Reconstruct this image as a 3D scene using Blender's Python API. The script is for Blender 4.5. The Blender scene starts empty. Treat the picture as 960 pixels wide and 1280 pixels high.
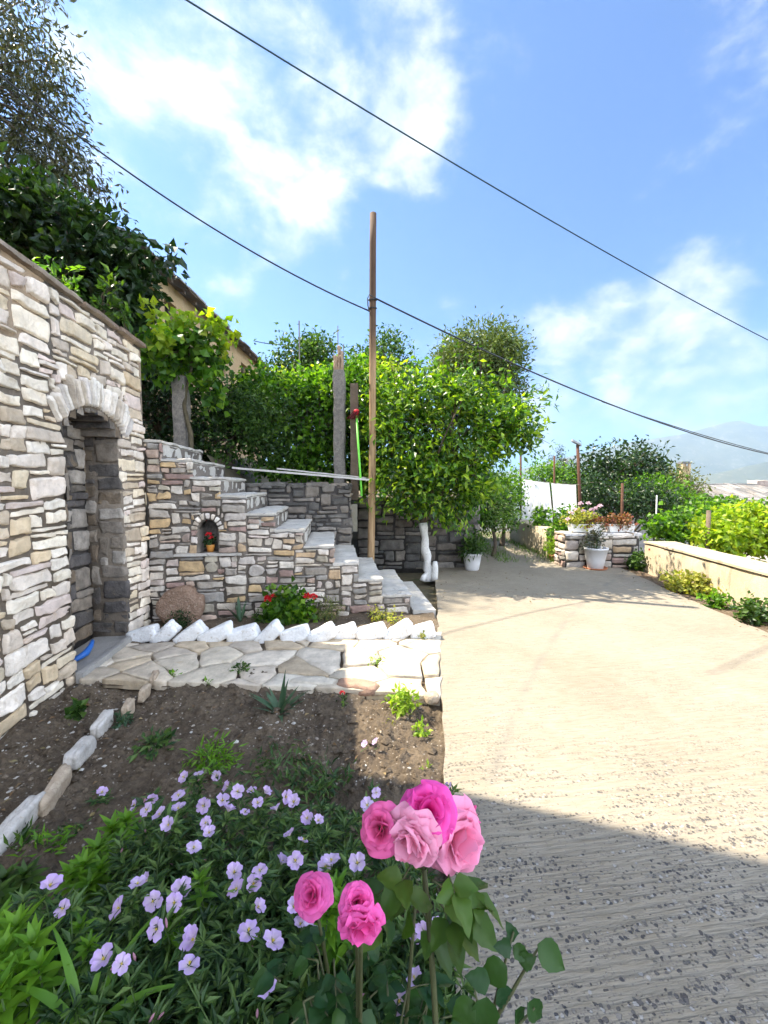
import bpy, math, random
import numpy as np
from mathutils import Vector, Matrix

scene = bpy.context.scene
COL = scene.collection
PI = math.pi
# ------------------------------------------------------------------ camera numbers
F = 520.0
PITCH = math.atan(34 / 520.0)
H = 1.55
_c, _s = math.cos(PITCH), math.sin(PITCH)

def ray(px, py):
    u = (px - 480) / F; v = (640 - py) / F
    return np.array((u, _c + v * _s, -_s + v * _c))
def G(px, py, z=0.0):
    """the point of the level plane z seen at a photo pixel"""
    r = ray(px, py); t = (z - H) / r[2]
    return np.array((r[0] * t, r[1] * t, z))
def W(px, py, y):
    """the point at distance y seen at a photo pixel"""
    r = ray(px, py); t = y / r[1]
    return np.array((r[0] * t, y, H + r[2] * t))

# ------------------------------------------------------------------ noise
def _hash(ix, iy, iz, seed):
    h = (ix.astype(np.int64) * 374761393 + iy.astype(np.int64) * 668265263 + iz.astype(np.int64) * 2147483647 + seed * 1274126177) & 0xffffffff
    h = ((h ^ (h >> 13)) * 1274126177) & 0xffffffff
    h = h ^ (h >> 16)
    return (h & 0xffff) / 65535.0
def vnoise(p, seed=0):
    p = np.asarray(p, float); i = np.floor(p).astype(int); f = p - i; f = f * f * (3 - 2 * f)
    r = 0
    for dx in (0, 1):
        for dy in (0, 1):
            for dz in (0, 1):
                w = (f[..., 0] if dx else 1 - f[..., 0]) * (f[..., 1] if dy else 1 - f[..., 1]) * (f[..., 2] if dz else 1 - f[..., 2])
                r = r + w * _hash(i[..., 0] + dx, i[..., 1] + dy, i[..., 2] + dz, seed)
    return r * 2 - 1
def fbm(p, seed=0, oct=4):
    p = np.asarray(p, float); r = 0; a = 1.0
    for k in range(oct):
        r = r + a * vnoise(p * 2 ** k, seed + k * 7); a *= 0.5
    return r

# ------------------------------------------------------------------ mesh builder
class MB:
    def __init__(self):
        self.V = []; self.F = []; self.M = []; self.n = 0; self.C = []; self.hasc = False
    def add(self, verts, faces, mat=0, col=None):
        verts = np.asarray(verts, float).reshape(-1, 3)
        self.V.append(verts)
        n = self.n
        if isinstance(faces, np.ndarray):
            self.F.extend((faces + n).tolist())
        else:
            self.F.extend([[i + n for i in f] for f in faces])
        self.M.extend([mat] * len(faces))
        if col is None: col = np.zeros(len(verts))
        else: self.hasc = True
        self.C.append(np.asarray(col, float))
        self.n += len(verts)
    def box(self, lo, hi, mat=0, xf=None):
        x0, y0, z0 = lo; x1, y1, z1 = hi
        v = np.array([(x0, y0, z0), (x1, y0, z0), (x1, y1, z0), (x0, y1, z0), (x0, y0, z1), (x1, y0, z1), (x1, y1, z1), (x0, y1, z1)], float)
        if xf is not None: v = xf(v)
        self.add(v, [[0, 3, 2, 1], [4, 5, 6, 7], [0, 1, 5, 4], [1, 2, 6, 5], [2, 3, 7, 6], [3, 0, 4, 7]], mat)
    def tube(self, path, rad, seg=8, mat=0, cap=True, rough=0.0, seed=0):
        path = np.asarray(path, float); n = len(path)
        rad = np.broadcast_to(np.asarray(rad, float), (n,))
        t = np.gradient(path, axis=0); t /= np.linalg.norm(t, axis=1)[:, None] + 1e-12
        up = np.array((0, 0, 1.0)) if abs(t[0][2]) < 0.9 else np.array((1.0, 0, 0))
        a = np.cross(t[0], up); a /= np.linalg.norm(a)
        V = []
        ang = np.linspace(0, 2 * PI, seg, endpoint=False)
        for i in range(n):
            a = a - t[i] * np.dot(a, t[i]); a /= np.linalg.norm(a) + 1e-12
            b = np.cross(t[i], a)
            rr = rad[i] * np.ones(seg)
            if rough: rr = rr * (1 + rough * vnoise(np.stack([np.cos(ang) * 1.3, np.sin(ang) * 1.3, np.full(seg, i * 0.9)], 1), seed))
            V.append(path[i] + np.outer(np.cos(ang) * rr, a) + np.outer(np.sin(ang) * rr, b))
        Fc = []
        for i in range(n - 1):
            for k in range(seg):
                k2 = (k + 1) % seg
                Fc.append([i * seg + k, i * seg + k2, (i + 1) * seg + k2, (i + 1) * seg + k])
        if cap:
            Fc.append(list(range(seg))[::-1]); Fc.append([(n - 1) * seg + k for k in range(seg)])
        self.add(np.concatenate(V), Fc, mat)
    def lathe(self, prof, seg=24, mat=0, o=(0, 0, 0), squash=1.0):
        V = []; Fc = []
        for r, z in prof:
            for k in range(seg):
                a = 2 * PI * k / seg
                V.append((o[0] + r * math.cos(a), o[1] + r * math.sin(a) * squash, o[2] + z))
        for i in range(len(prof) - 1):
            for k in range(seg):
                k2 = (k + 1) % seg
                Fc.append([i * seg + k, i * seg + k2, (i + 1) * seg + k2, (i + 1) * seg + k])
        self.add(V, Fc, mat)
    def grid(self, P, mat=0, col=None, flip=False):
        """P: (n,m,3)"""
        n, m = P.shape[:2]
        i, j = np.meshgrid(np.arange(n - 1), np.arange(m - 1), indexing='ij')
        a = (i * m + j).ravel()
        f = np.stack([a, a + 1, a + m + 1, a + m], 1)
        if flip: f = f[:, ::-1]
        self.add(P.reshape(-1, 3), f, mat, None if col is None else np.asarray(col).ravel())
    def leaves(self, pos, ax, nr, L, Wd, mat=0, fold=0.25, rnd=None):
        """many leaves, each a folded five-point blade"""
        N = len(pos)
        ax = ax / (np.linalg.norm(ax, axis=1)[:, None] + 1e-9)
        sd = np.cross(nr, ax); sd /= np.linalg.norm(sd, axis=1)[:, None] + 1e-9
        nr = np.cross(ax, sd)
        L = np.broadcast_to(L, (N,))[:, None]; Wd = np.broadcast_to(Wd, (N,))[:, None]
        B = pos; T = pos + ax * L - nr * L * 0.12
        Mi = pos + ax * L * 0.45
        Rt = Mi + sd * Wd * 0.5 + nr * Wd * fold
        Lt = Mi - sd * Wd * 0.5 + nr * Wd * fold
        V = np.stack([B, Rt, T, Lt, Mi], 1).reshape(-1, 3)
        k = np.arange(N)[:, None] * 5
        f = np.concatenate([k + np.array([[0, 1, 4]]), k + np.array([[1, 2, 4]]), k + np.array([[2, 3, 4]]), k + np.array([[3, 0, 4]])], 0)
        self.add(V, f, mat)
    def build(self, name, mats, parent=None, smooth=False, loc=None):
        me = bpy.data.meshes.new(name)
        V = np.concatenate(self.V) if self.V else np.zeros((0, 3))
        if loc is not None: V = V - np.asarray(loc)
        me.from_pydata(V.tolist(), [], self.F)
        if not isinstance(mats, (list, tuple)): mats = [mats]
        for m in mats: me.materials.append(m)
        if len(mats) > 1: me.polygons.foreach_set('material_index', self.M)
        if smooth: me.polygons.foreach_set('use_smooth', [True] * len(me.polygons))
        if self.hasc:
            at = me.attributes.new('tone', 'FLOAT', 'POINT'); at.data.foreach_set('value', np.concatenate(self.C))
        me.update()
        o = bpy.data.objects.new(name, me); COL.objects.link(o)
        if loc is not None: o.location = loc
        if parent is not None:
            o.parent = parent
            if parent.type == 'EMPTY' or loc is None: o.matrix_parent_inverse = parent_world(parent).inverted()
        return o

def parent_world(o):
    m = Matrix.Translation(o.location) @ o.rotation_euler.to_matrix().to_4x4() @ Matrix.Diagonal((*o.scale, 1))
    if o.parent: m = parent_world(o.parent) @ o.matrix_parent_inverse @ m
    return m
def tag(o, label=None, cat=None, group=None, kind=None):
    if label: o['label'] = label
    if cat: o['category'] = cat
    if group: o['group'] = group
    if kind: o['kind'] = kind
    return o
def thing(name, label, cat, loc=(0, 0, 0), group=None):
    o = bpy.data.objects.new(name, None); COL.objects.link(o); o.location = loc; o.empty_display_size = 0.1
    return tag(o, label, cat, group)
def struct(o): o['kind'] = 'structure'; return o
def copy_child(src, parent, name=None):
    c = src.copy(); COL.objects.link(c); c.parent = parent
    return c

def orth(d):
    d = np.asarray(d, float); d = d / np.linalg.norm(d)
    a = np.cross(d, (0, 0, 1.0))
    if np.linalg.norm(a) < 1e-3: a = np.array((1.0, 0, 0))
    a /= np.linalg.norm(a)
    return d, a, np.cross(a, d)

# ------------------------------------------------------------------ materials
def new_mat(name):
    m = bpy.data.materials.new(name); m.use_nodes = True
    nt = m.node_tree
    for n in list(nt.nodes): nt.nodes.remove(n)
    out = nt.nodes.new('ShaderNodeOutputMaterial')
    return m, nt, out
def N(nt, typ, **kw):
    n = nt.nodes.new(typ)
    for k, v in kw.items():
        if k in ('inp',):
            for a, b in v.items(): n.inputs[a].default_value = b
        else: setattr(n, k, v)
    return n
def ramp(nt, cols, interp='LINEAR'):
    n = nt.nodes.new('ShaderNodeValToRGB'); e = n.color_ramp; e.interpolation = interp
    while len(e.elements) > 1: e.elements.remove(e.elements[-1])
    e.elements[0].position = cols[0][0]; e.elements[0].color = (*cols[0][1], 1)
    for p, c in cols[1:]:
        x = e.elements.new(p); x.color = (*c, 1)
    return n
def evenramp(nt, cols, interp='LINEAR'):
    k = len(cols)
    return ramp(nt, [((i / k if interp == 'CONSTANT' else i / max(1, k - 1)), c) for i, c in enumerate(cols)], interp)
def noise(nt, scale, detail=4, rough=0.55, vec=None, dist=0.0):
    n = N(nt, 'ShaderNodeTexNoise', inp={'Scale': scale, 'Detail': detail, 'Roughness': rough, 'Distortion': dist})
    if vec is not None: nt.links.new(vec, n.inputs['Vector'])
    return n
def mixc(nt, fac, a, b, mode='MIX'):
    n = nt.nodes.new('ShaderNodeMix'); n.data_type = 'RGBA'; n.blend_type = mode
    for sock, v in ((n.inputs[0], fac), (n.inputs[6], a), (n.inputs[7], b)):
        if isinstance(v, (int, float)): sock.default_value = v
        elif isinstance(v, tuple): sock.default_value = (*v, 1) if len(v) == 3 else v
        else: nt.links.new(v, sock)
    return n.outputs[2]
def mathn(nt, op, a, b=None, clamp=False):
    n = N(nt, 'ShaderNodeMath', operation=op, use_clamp=clamp)
    for k, v in enumerate((a, b)):
        if v is None: continue
        if isinstance(v, (int, float)): n.inputs[k].default_value = v
        else: nt.links.new(v, n.inputs[k])
    return n.outputs[0]
def mapr(nt, v, a, b, c=0.0, d=1.0, smooth=False):
    n = nt.nodes.new('ShaderNodeMapRange'); n.clamp = True
    if smooth: n.interpolation_type = 'SMOOTHSTEP'
    nt.links.new(v, n.inputs[0])
    for i, x in enumerate((a, b, c, d)): n.inputs[i + 1].default_value = x
    return n.outputs[0]
def pos(nt): return nt.nodes.new('ShaderNodeNewGeometry').outputs['Position']
def isl(nt): return nt.nodes.new('ShaderNodeNewGeometry').outputs['Random Per Island']
def objc(nt): return nt.nodes.new('ShaderNodeTexCoord').outputs['Object']
def bump(nt, h, strength=0.3, dist=0.01, prev=None):
    n = N(nt, 'ShaderNodeBump', inp={'Strength': strength, 'Distance': dist}); nt.links.new(h, n.inputs['Height'])
    if prev is not None: nt.links.new(prev, n.inputs['Normal'])
    return n.outputs['Normal']
def principled(nt, out, col, rough=0.8, nrm=None, spec=0.3, metal=0.0):
    b = nt.nodes.new('ShaderNodeBsdfPrincipled')
    for k, v in (('Base Color', col), ('Roughness', rough), ('Specular IOR Level', spec), ('Metallic', metal)):
        if isinstance(v, tuple): b.inputs[k].default_value = (*v, 1) if len(v) == 3 else v
        elif isinstance(v, (int, float)): b.inputs[k].default_value = v
        else: nt.links.new(v, b.inputs[k])
    if nrm is not None: nt.links.new(nrm, b.inputs['Normal'])
    nt.links.new(b.outputs[0], out.inputs[0])
    return b

def stone_mat(name, cols, tint_amt=0.35, bstr=0.6, dark=0.45, scale=1.0):
    """one stone per mesh island, each of its own colour, with veins, stains and a chipped surface"""
    m, nt, out = new_mat(name)
    p = pos(nt); r = isl(nt)
    c = evenramp(nt, cols, 'CONSTANT'); nt.links.new(r, c.inputs[0])
    r2 = mathn(nt, 'FRACT', mathn(nt, 'MULTIPLY', r, 57.31))
    br = mapr(nt, r2, 0, 1, 0.82, 1.14)
    n1 = noise(nt, 9 * scale, 5, 0.6, p); n2 = noise(nt, 34 * scale, 5, 0.65, p); n3 = noise(nt, 140 * scale, 3, 0.6, p)
    k1 = mapr(nt, n1.outputs[0], 0.3, 0.72, 1 - tint_amt, 1 + tint_amt * 0.5)
    hsv = N(nt, 'ShaderNodeHueSaturation', inp={'Saturation': 1.0}); nt.links.new(c.outputs[0], hsv.inputs['Color'])
    nt.links.new(mathn(nt, 'MULTIPLY', br, k1), hsv.inputs['Value'])
    sp = mapr(nt, n2.outputs[0], 0.56, 0.72, 0, dark)
    c2 = mixc(nt, sp, hsv.outputs[0], (0.16, 0.14, 0.125))
    lf = mapr(nt, noise(nt, 5 * scale, 6, 0.7, p, 0.6).outputs[0], 0.6, 0.72, 0, 0.5)
    c3 = mixc(nt, lf, c2, (0.42, 0.30, 0.16))
    b1 = bump(nt, n2.outputs[0], bstr * 1.3, 0.016)
    b2 = bump(nt, n3.outputs[0], bstr * 0.5, 0.004, b1)
    principled(nt, out, c3, 0.88, b2, 0.25)
    return m
def rough_mat(name, a, b, scale=6, rough=0.85, bstr=0.4, bdist=0.008, fine=60, c=None, spec=0.25):
    m, nt, out = new_mat(name); p = pos(nt)
    n1 = noise(nt, scale, 6, 0.62, p, 0.3); n2 = noise(nt, fine, 4, 0.6, p)
    r = ramp(nt, [(0.3, a), (0.7, b)]); nt.links.new(n1.outputs[0], r.inputs[0])
    col = r.outputs[0]
    if c is not None:
        col = mixc(nt, mapr(nt, noise(nt, scale * 2.3, 5, 0.7, p, 0.8).outputs[0], 0.56, 0.7), col, c)
    col = mixc(nt, mapr(nt, n2.outputs[0], 0.35, 0.7, 0.0, 0.35), col, tuple(x * 0.6 for x in a))
    principled(nt, out, col, rough, bump(nt, n2.outputs[0], bstr, bdist), spec)
    return m
def cloth_mat(name, col):
    m, nt, out = new_mat(name)
    d = N(nt, 'ShaderNodeBsdfDiffuse'); d.inputs[0].default_value = (*col, 1); t = N(nt, 'ShaderNodeBsdfTranslucent'); t.inputs[0].default_value = (*col, 1)
    mx = nt.nodes.new('ShaderNodeMixShader'); mx.inputs[0].default_value = .6
    nt.links.new(d.outputs[0], mx.inputs[1]); nt.links.new(t.outputs[0], mx.inputs[2]); nt.links.new(mx.outputs[0], out.inputs[0]); return m
def plain(name, col, rough=0.5, spec=0.4, metal=0.0, var=0.12, scale=25):
    m, nt, out = new_mat(name); p = pos(nt)
    n1 = noise(nt, scale, 4, 0.6, p)
    c = mixc(nt, n1.outputs[0], tuple(x * (1 - var) for x in col), tuple(min(1, x * (1 + var)) for x in col))
    principled(nt, out, c, rough, bump(nt, n1.outputs[0], 0.08, 0.004), spec, metal)
    return m
def leaf_mat(name, cols, trans=0.38, tcol=(1.3, 1.35, 0.35), rough=0.42, spec=0.35, big=True):
    m, nt, out = new_mat(name)
    r = isl(nt); c = evenramp(nt, cols); nt.links.new(r, c.inputs[0])
    col = c.outputs[0]
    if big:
        nb = noise(nt, 2.2, 3, 0.5, pos(nt))  # tone noise by clump, also puts light and dark masses into leaf colour
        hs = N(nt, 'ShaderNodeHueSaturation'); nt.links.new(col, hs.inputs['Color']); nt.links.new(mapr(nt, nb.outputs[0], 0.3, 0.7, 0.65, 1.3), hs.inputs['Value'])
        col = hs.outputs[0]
    b = nt.nodes.new('ShaderNodeBsdfPrincipled'); nt.links.new(col, b.inputs['Base Color'])
    b.inputs['Roughness'].default_value = rough; b.inputs['Specular IOR Level'].default_value = spec
    t = nt.nodes.new('ShaderNodeBsdfTranslucent'); nt.links.new(mixc(nt, 1.0, col, tcol, 'MULTIPLY'), t.inputs['Color'])
    mx = nt.nodes.new('ShaderNodeMixShader'); mx.inputs[0].default_value = trans
    nt.links.new(b.outputs[0], mx.inputs[1]); nt.links.new(t.outputs[0], mx.inputs[2]); nt.links.new(mx.outputs[0], out.inputs[0])
    return m
def petal_mat(name, inner, outer, trans=0.35, pos_=0.35, vein=None, rough=0.55):
    """colour runs from the petal's foot to its rim (attribute tone 0..1), the petal's own marking"""
    m, nt, out = new_mat(name)
    a = N(nt, 'ShaderNodeAttribute', attribute_name='tone')
    r = ramp(nt, [(0.0, inner), (pos_, tuple(0.35 * i + 0.65 * o for i, o in zip(inner, outer))), (1.0, outer)]); nt.links.new(a.outputs['Fac'], r.inputs[0])
    oi = nt.nodes.new('ShaderNodeObjectInfo')
    hs = N(nt, 'ShaderNodeHueSaturation'); nt.links.new(r.outputs[0], hs.inputs['Color'])
    nt.links.new(mapr(nt, isl(nt), 0, 1, 0.86, 1.1), hs.inputs['Value'])
    nt.links.new(mapr(nt, oi.outputs['Random'], 0, 1, 0.92, 1.15), hs.inputs['Saturation'])
    nb = noise(nt, 150, 3, 0.6, pos(nt))
    b = nt.nodes.new('ShaderNodeBsdfPrincipled'); nt.links.new(hs.outputs[0], b.inputs['Base Color'])
    b.inputs['Roughness'].default_value = rough; b.inputs['Specular IOR Level'].default_value = 0.2
    nt.links.new(bump(nt, nb.outputs[0], 0.15, 0.002), b.inputs['Normal'])
    t = nt.nodes.new('ShaderNodeBsdfTranslucent'); nt.links.new(hs.outputs[0], t.inputs['Color'])
    mx = nt.nodes.new('ShaderNodeMixShader'); mx.inputs[0].default_value = trans
    nt.links.new(b.outputs[0], mx.inputs[1]); nt.links.new(t.outputs[0], mx.inputs[2]); nt.links.new(mx.outputs[0], out.inputs[0])
    return m

M = {}
M['lime'] = stone_mat('pale_limestone', [(.82, .72, .57), (.86, .77, .63), (.76, .63, .44), (.81, .71, .60), (.68, .58, .47), (.86, .77, .62), (.76, .66, .56), (.70, .55, .36), (.84, .74, .59), (.75, .62, .54), (.85, .76, .65), (.78, .66, .48), (.86, .78, .66), (.60, .49, .36)], 0.26, 0.7, 0.2)
M['rubble'] = stone_mat('mixed_rubble_stone', [(.54, .47, .38), (.62, .55, .46), (.34, .305, .26), (.52, .38, .24), (.44, .39, .33), (.64, .58, .50), (.56, .40, .22), (.38, .30, .25), (.60, .54, .48), (.46, .41, .32), (.34, .235, .20), (.56, .47, .41), (.30, .28, .25), (.58, .44, .35), (.62, .56, .49)], 0.35, 0.7, 0.5)
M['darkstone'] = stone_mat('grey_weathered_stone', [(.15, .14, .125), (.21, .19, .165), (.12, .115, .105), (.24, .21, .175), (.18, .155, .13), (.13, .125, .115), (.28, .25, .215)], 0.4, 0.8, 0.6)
M['nichestone'] = stone_mat('niche_stone', [(.17, .15, .125), (.28, .235, .185), (.12, .108, .098), (.40, .36, .31), (.20, .155, .11), (.30, .26, .215), (.11, .10, .095)], 0.45, 0.8, 0.6)  # dark alcove stone, its colour deepened further to carry the recess shade
M['archstone'] = stone_mat('arch_stone', [(.82, .75, .65), (.72, .63, .52), (.84, .78, .69), (.58, .50, .40), (.78, .70, .60), (.66, .60, .54)], 0.3, 0.7, 0.4)
M['mortar'] = rough_mat('mortar', (.17, .14, .11), (.28, .235, .185), 7, 0.95, 0.8, 0.012, 70)
M['mortar_dark'] = rough_mat('dark_mortar', (.055, .05, .047), (.10, .09, .08), 7, 0.95, 0.8, 0.012, 70)  # dark joint mortar, deepened further to put shade contrast into the colour
M['mortar_grey'] = rough_mat('grey_mortar', (.12, .105, .088), (.21, .18, .15), 7, 0.95, 0.8, 0.012, 70)
M['flag'] = stone_mat('flagstone', [(.56, .48, .37), (.60, .53, .43), (.52, .45, .36), (.62, .56, .46), (.54, .44, .31), (.58, .51, .40)], 0.3, 0.5, 0.3)
M['whitewash'] = rough_mat('whitewashed_stone', (.72, .72, .71), (.84, .84, .83), 9, 0.85, 0.7, 0.010, 50, c=(.46, .40, .32))
M['trunkwhite'] = rough_mat('whitewashed_bark', (.66, .65, .62), (.80, .79, .77), 18, 0.85, 0.7, 0.012, 45, c=(.40, .36, .31))
M['edgestone'] = stone_mat('edging_stone', [(.62, .58, .52), (.68, .65, .62), (.46, .37, .27), (.60, .56, .52)], 0.35, 0.7, 0.4, 1.6)
M['stepconc'] = rough_mat('step_concrete', (.42, .395, .35), (.58, .55, .50), 5, 0.9, 0.6, 0.008, 70, c=(.27, .255, .23))
M['slab'] = rough_mat('cement_slab', (.26, .25, .23), (.36, .345, .32), 4, 0.9, 0.4, 0.005, 90)
M['parapet'] = rough_mat('parapet_render', (.38, .31, .21), (.49, .415, .30), 3.0, 0.92, 0.5, 0.008, 60, c=(.36, .29, .20))
M['plasterhouse'] = rough_mat('ochre_house_wall', (.44, .31, .17), (.56, .42, .25), 2.2, 0.92, 0.6, 0.02, 30, c=(.33, .24, .15))
M['oldwood'] = rough_mat('weathered_wood', (.10, .075, .055), (.19, .145, .10), 6, 0.85, 0.6, 0.006, 40)
M['poleupper'] = rough_mat('pole_wood', (.17, .105, .06), (.34, .23, .13), 9, 0.75, 0.5, 0.005, 50)
M['board'] = rough_mat('bleached_board', (.42, .40, .37), (.60, .58, .54), 8, 0.8, 0.4, 0.004, 60)
M['concpost'] = rough_mat('pebbly_concrete', (.15, .14, .125), (.33, .30, .26), 22, 0.95, 0.9, 0.02, 70, c=(.42, .38, .33))
M['slate'] = stone_mat('roof_slate', [(.22, .21, .20), (.28, .265, .245), (.17, .165, .16), (.32, .30, .27), (.25, .23, .20)], 0.35, 0.7, 0.4)
M['slatetan'] = stone_mat('grey_tan_slate', [(.20, .185, .165), (.26, .24, .215), (.17, .16, .145), (.30, .27, .235), (.23, .20, .165)], 0.3, 0.6, 0.35)  # grey-tan slates of the far house roof
M['rust'] = rough_mat('rusty_steel', (.06, .026, .016), (.12, .055, .03), 30, 0.8, 0.4, 0.003, 120)
M['steel'] = plain('rebar_steel', (.16, .15, .14), 0.6)
M['cable'] = plain('cable_sheath', (.022, .026, .03), 0.5, 0.4)
M['cableblue'] = plain('dark_teal_sheath', (.012, .045, .055), 0.5, 0.4)
M['potwhite'] = plain('pale_pot', (.62, .62, .62), 0.55, 0.35, 0, 0.1, 12)
M['planter'] = plain('planter_plastic', (.74, .72, .68), 0.5, 0.35, 0, 0.08, 12)
M['terracotta'] = rough_mat('terracotta', (.36, .14, .07), (.48, .21, .11), 12, 0.85, 0.3, 0.004, 80)
M['potyellow'] = plain('amber_glaze', (.55, .24, .05), 0.35, 0.5, 0, 0.15, 30)
M['glass'] = plain('dark_window_glass', (.018, .02, .023), 0.12, 0.5, 0, 0.1)
M['bark'] = rough_mat('bark', (.07, .055, .04), (.16, .125, .09), 9, 0.95, 1.0, 0.02, 50)
M['twig'] = rough_mat('twig', (.06, .05, .03), (.12, .10, .06), 9, 0.9, 0.5, 0.006, 60)
M['greenstem'] = plain('green_stem', (.07, .12, .035), 0.6, 0.3, 0, 0.25, 60)
M['rosestem'] = plain('rose_stem', (.07, .075, .03), 0.6, 0.3, 0, 0.35, 60)
M['cloth'] = cloth_mat('white_cotton', (.86, .86, .86))
M['darkcloth'] = plain('black_cotton', (.03, .03, .035), 0.9, 0.1, 0, 0.03, 40)
M['red'] = plain('red_plastic', (.62, .02, .03), 0.4, 0.4)
M['green'] = plain('lime_green_metal', (.16, .60, .06), 0.4, 0.4)
M['blue'] = plain('blue_plastic', (.02, .12, .42), 0.4, 0.4)
M['potsoil'] = rough_mat('potting_soil', (.03, .024, .018), (.07, .055, .04), 30, 0.95, 0.8, 0.01, 120)
SUN_E = 3.1; EXPOSURE = 2.5; SKY_S = 0.15; CLOUD_V = 1.55; CLOUD_FILL = 6.0; SKY_TINT = (0.085, 0.170, 0.295); HAZE_D = 1.7e-4; HOUSE_H = 8.6
# ================================================================== camera, light, sky
cam = bpy.data.cameras.new('camera'); camo = bpy.data.objects.new('camera', cam); COL.objects.link(camo)
camo.location = (0, 0, H); camo.rotation_euler = (PI / 2 - PITCH, 0, 0)
cam.sensor_fit = 'VERTICAL'; cam.sensor_height = 36; cam.lens = F / 1280 * 36; cam.clip_end = 40000; cam.clip_start = 0.05
scene.camera = camo
SUN_EL = math.radians(52.5)
SUN_H = np.array((-0.951, 0.309))          # the sun stands ahead of the lens, over the wall
sd = Vector((SUN_H[0] * math.cos(SUN_EL), SUN_H[1] * math.cos(SUN_EL), math.sin(SUN_EL)))
sun = bpy.data.lights.new('sun', 'SUN'); sun.energy = SUN_E; sun.angle = math.radians(0.55); sun.color = (1.0, 0.90, 0.74)
suno = bpy.data.objects.new('sun', sun); COL.objects.link(suno); suno.rotation_euler = (-sd).to_track_quat('-Z', 'Y').to_euler()
suno.location = (-20, 8, 30)
vs = scene.view_settings
vs.view_transform = 'Standard'; vs.look = 'None'; vs.gamma = 1; vs.use_curve_mapping = False; vs.exposure = EXPOSURE
cy = scene.cycles
cy.use_denoising = True
try: cy.denoiser = 'OPENIMAGEDENOISE'
except Exception: pass
cy.max_bounces = 8; cy.transparent_max_bounces = 8; cy.volume_bounces = 0; cy.diffuse_bounces = 4; cy.glossy_bounces = 2; cy.transmission_bounces = 4
cy.caustics_reflective = False; cy.caustics_refractive = False
cy.use_adaptive_sampling = True; cy.adaptive_threshold = 0.02
cy.sample_clamp_indirect = 6

w = bpy.data.worlds.new('World'); scene.world = w; w.use_nodes = True
nt = w.node_tree
for n in list(nt.nodes): nt.nodes.remove(n)
out = nt.nodes.new('ShaderNodeOutputWorld'); bg = nt.nodes.new('ShaderNodeBackground'); nt.links.new(bg.outputs[0], out.inputs[0])
bg.inputs[1].default_value = SKY_S
sky = N(nt, 'ShaderNodeTexSky', sky_type='NISHITA', sun_disc=False, sun_elevation=SUN_EL, sun_rotation=math.atan2(SUN_H[0], SUN_H[1]), air_density=1.0, dust_density=0.6, ozone_density=1.4, altitude=300)
tc = nt.nodes.new('ShaderNodeTexCoord'); D = tc.outputs['Generated']
vn = N(nt, 'ShaderNodeVectorMath', operation='NORMALIZE'); nt.links.new(D, vn.inputs[0]); D = vn.outputs[0]
# clouds: soft heaps round a few compass directions, torn by fractal noise
CLOUDS = [  # azimuth/elevation given through a bearing, angular radius (deg), weight
    ((240, 10), 14, .8), ((330, -40), 18, 1.0), ((190, 50), 8, .42), ((330, 95), 11, .95), ((395, 45), 9, .8), ((355, 185), 9.5, .95), ((330, 250), 8, .85), ((400, 225), 6, .7),
    ((300, 270), 6, .7), ((225, 285), 5, .6), ((430, 0), 10, .7), ((500, 150), 6.5, 1.0), ((540, 190), 5, .6), ((438, 160), 5, .9), ((275, 340), 4.0, .5), ((295, 357), 2.6, .5), ((215, 335), 5, .5), ((150, 150), 16, .42),
    ((710, 430), 6, .85), ((780, 420), 7, 1.0), ((850, 385), 7, 1.0), ((900, 365), 5, .85), ((920, 465), 5.5, .75), ((845, 445), 8, .72), ((700, 520), 8, .6), ((760, 480), 9, .6), ((940, 510), 6, .45),
    ((-140, 200), 16, .6), ((40, 420), 14, .4), ((620, 545), 12, .42), ((900, 560), 14, .34)]
acc = None
for (px, py), rad, wt in CLOUDS:
    d = ray(px, py); d = d / np.linalg.norm(d)
    vm = N(nt, 'ShaderNodeVectorMath', operation='DOT_PRODUCT'); nt.links.new(D, vm.inputs[0]); vm.inputs[1].default_value = d
    v = mapr(nt, vm.outputs['Value'], math.cos(math.radians(rad * 1.3)), math.cos(math.radians(rad * .25)), 0.0, wt * .70, True)
    acc = v if acc is None else mathn(nt, 'SMOOTH_MAX', acc, v)
    if acc.node.bl_idname == 'ShaderNodeMath': acc.node.inputs[2].default_value = 0.12
# unseen bright clouds added behind and beside the lens as fill light
behind = N(nt, 'ShaderNodeVectorMath', operation='DOT_PRODUCT'); nt.links.new(D, behind.inputs[0]); behind.inputs[1].default_value = (0, -1, 0.1)
side = N(nt, 'ShaderNodeVectorMath', operation='DOT_PRODUCT'); nt.links.new(D, side.inputs[0]); side.inputs[1].default_value = tuple(np.array((.93, -.25, .27)) / np.linalg.norm((.93, -.25, .27)))
acc = mathn(nt, 'MAXIMUM', acc, mapr(nt, side.outputs['Value'], 0.62, 0.85, 0.0, 0.62))
acc = mathn(nt, 'MAXIMUM', acc, mapr(nt, behind.outputs['Value'], 0.0, 0.5, 0.0, 0.55))
mp = N(nt, 'ShaderNodeMapping'); nt.links.new(D, mp.inputs['Vector']); mp.inputs['Scale'].default_value = (1, 1, 1.5)
nz = noise(nt, 4.2, 10, 0.60, mp.outputs[0], 0.35); nz2 = noise(nt, 9, 7, 0.6, mp.outputs[0], 0.2)
f = mathn(nt, 'ADD', acc, mathn(nt, 'MULTIPLY', mathn(nt, 'SUBTRACT', nz.outputs[0], 0.5), 1.7))
f = mathn(nt, 'ADD', f, mathn(nt, 'MULTIPLY', mathn(nt, 'SUBTRACT', nz2.outputs[0], 0.5), 1.0))
dens = mapr(nt, f, 0.20, 0.92, 0.0, 1.0, True)
lit = mapr(nt, behind.outputs['Value'], 0.0, 0.45, 1.0, CLOUD_FILL)  # the added fill clouds shine several times brighter than the visible ones
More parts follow.
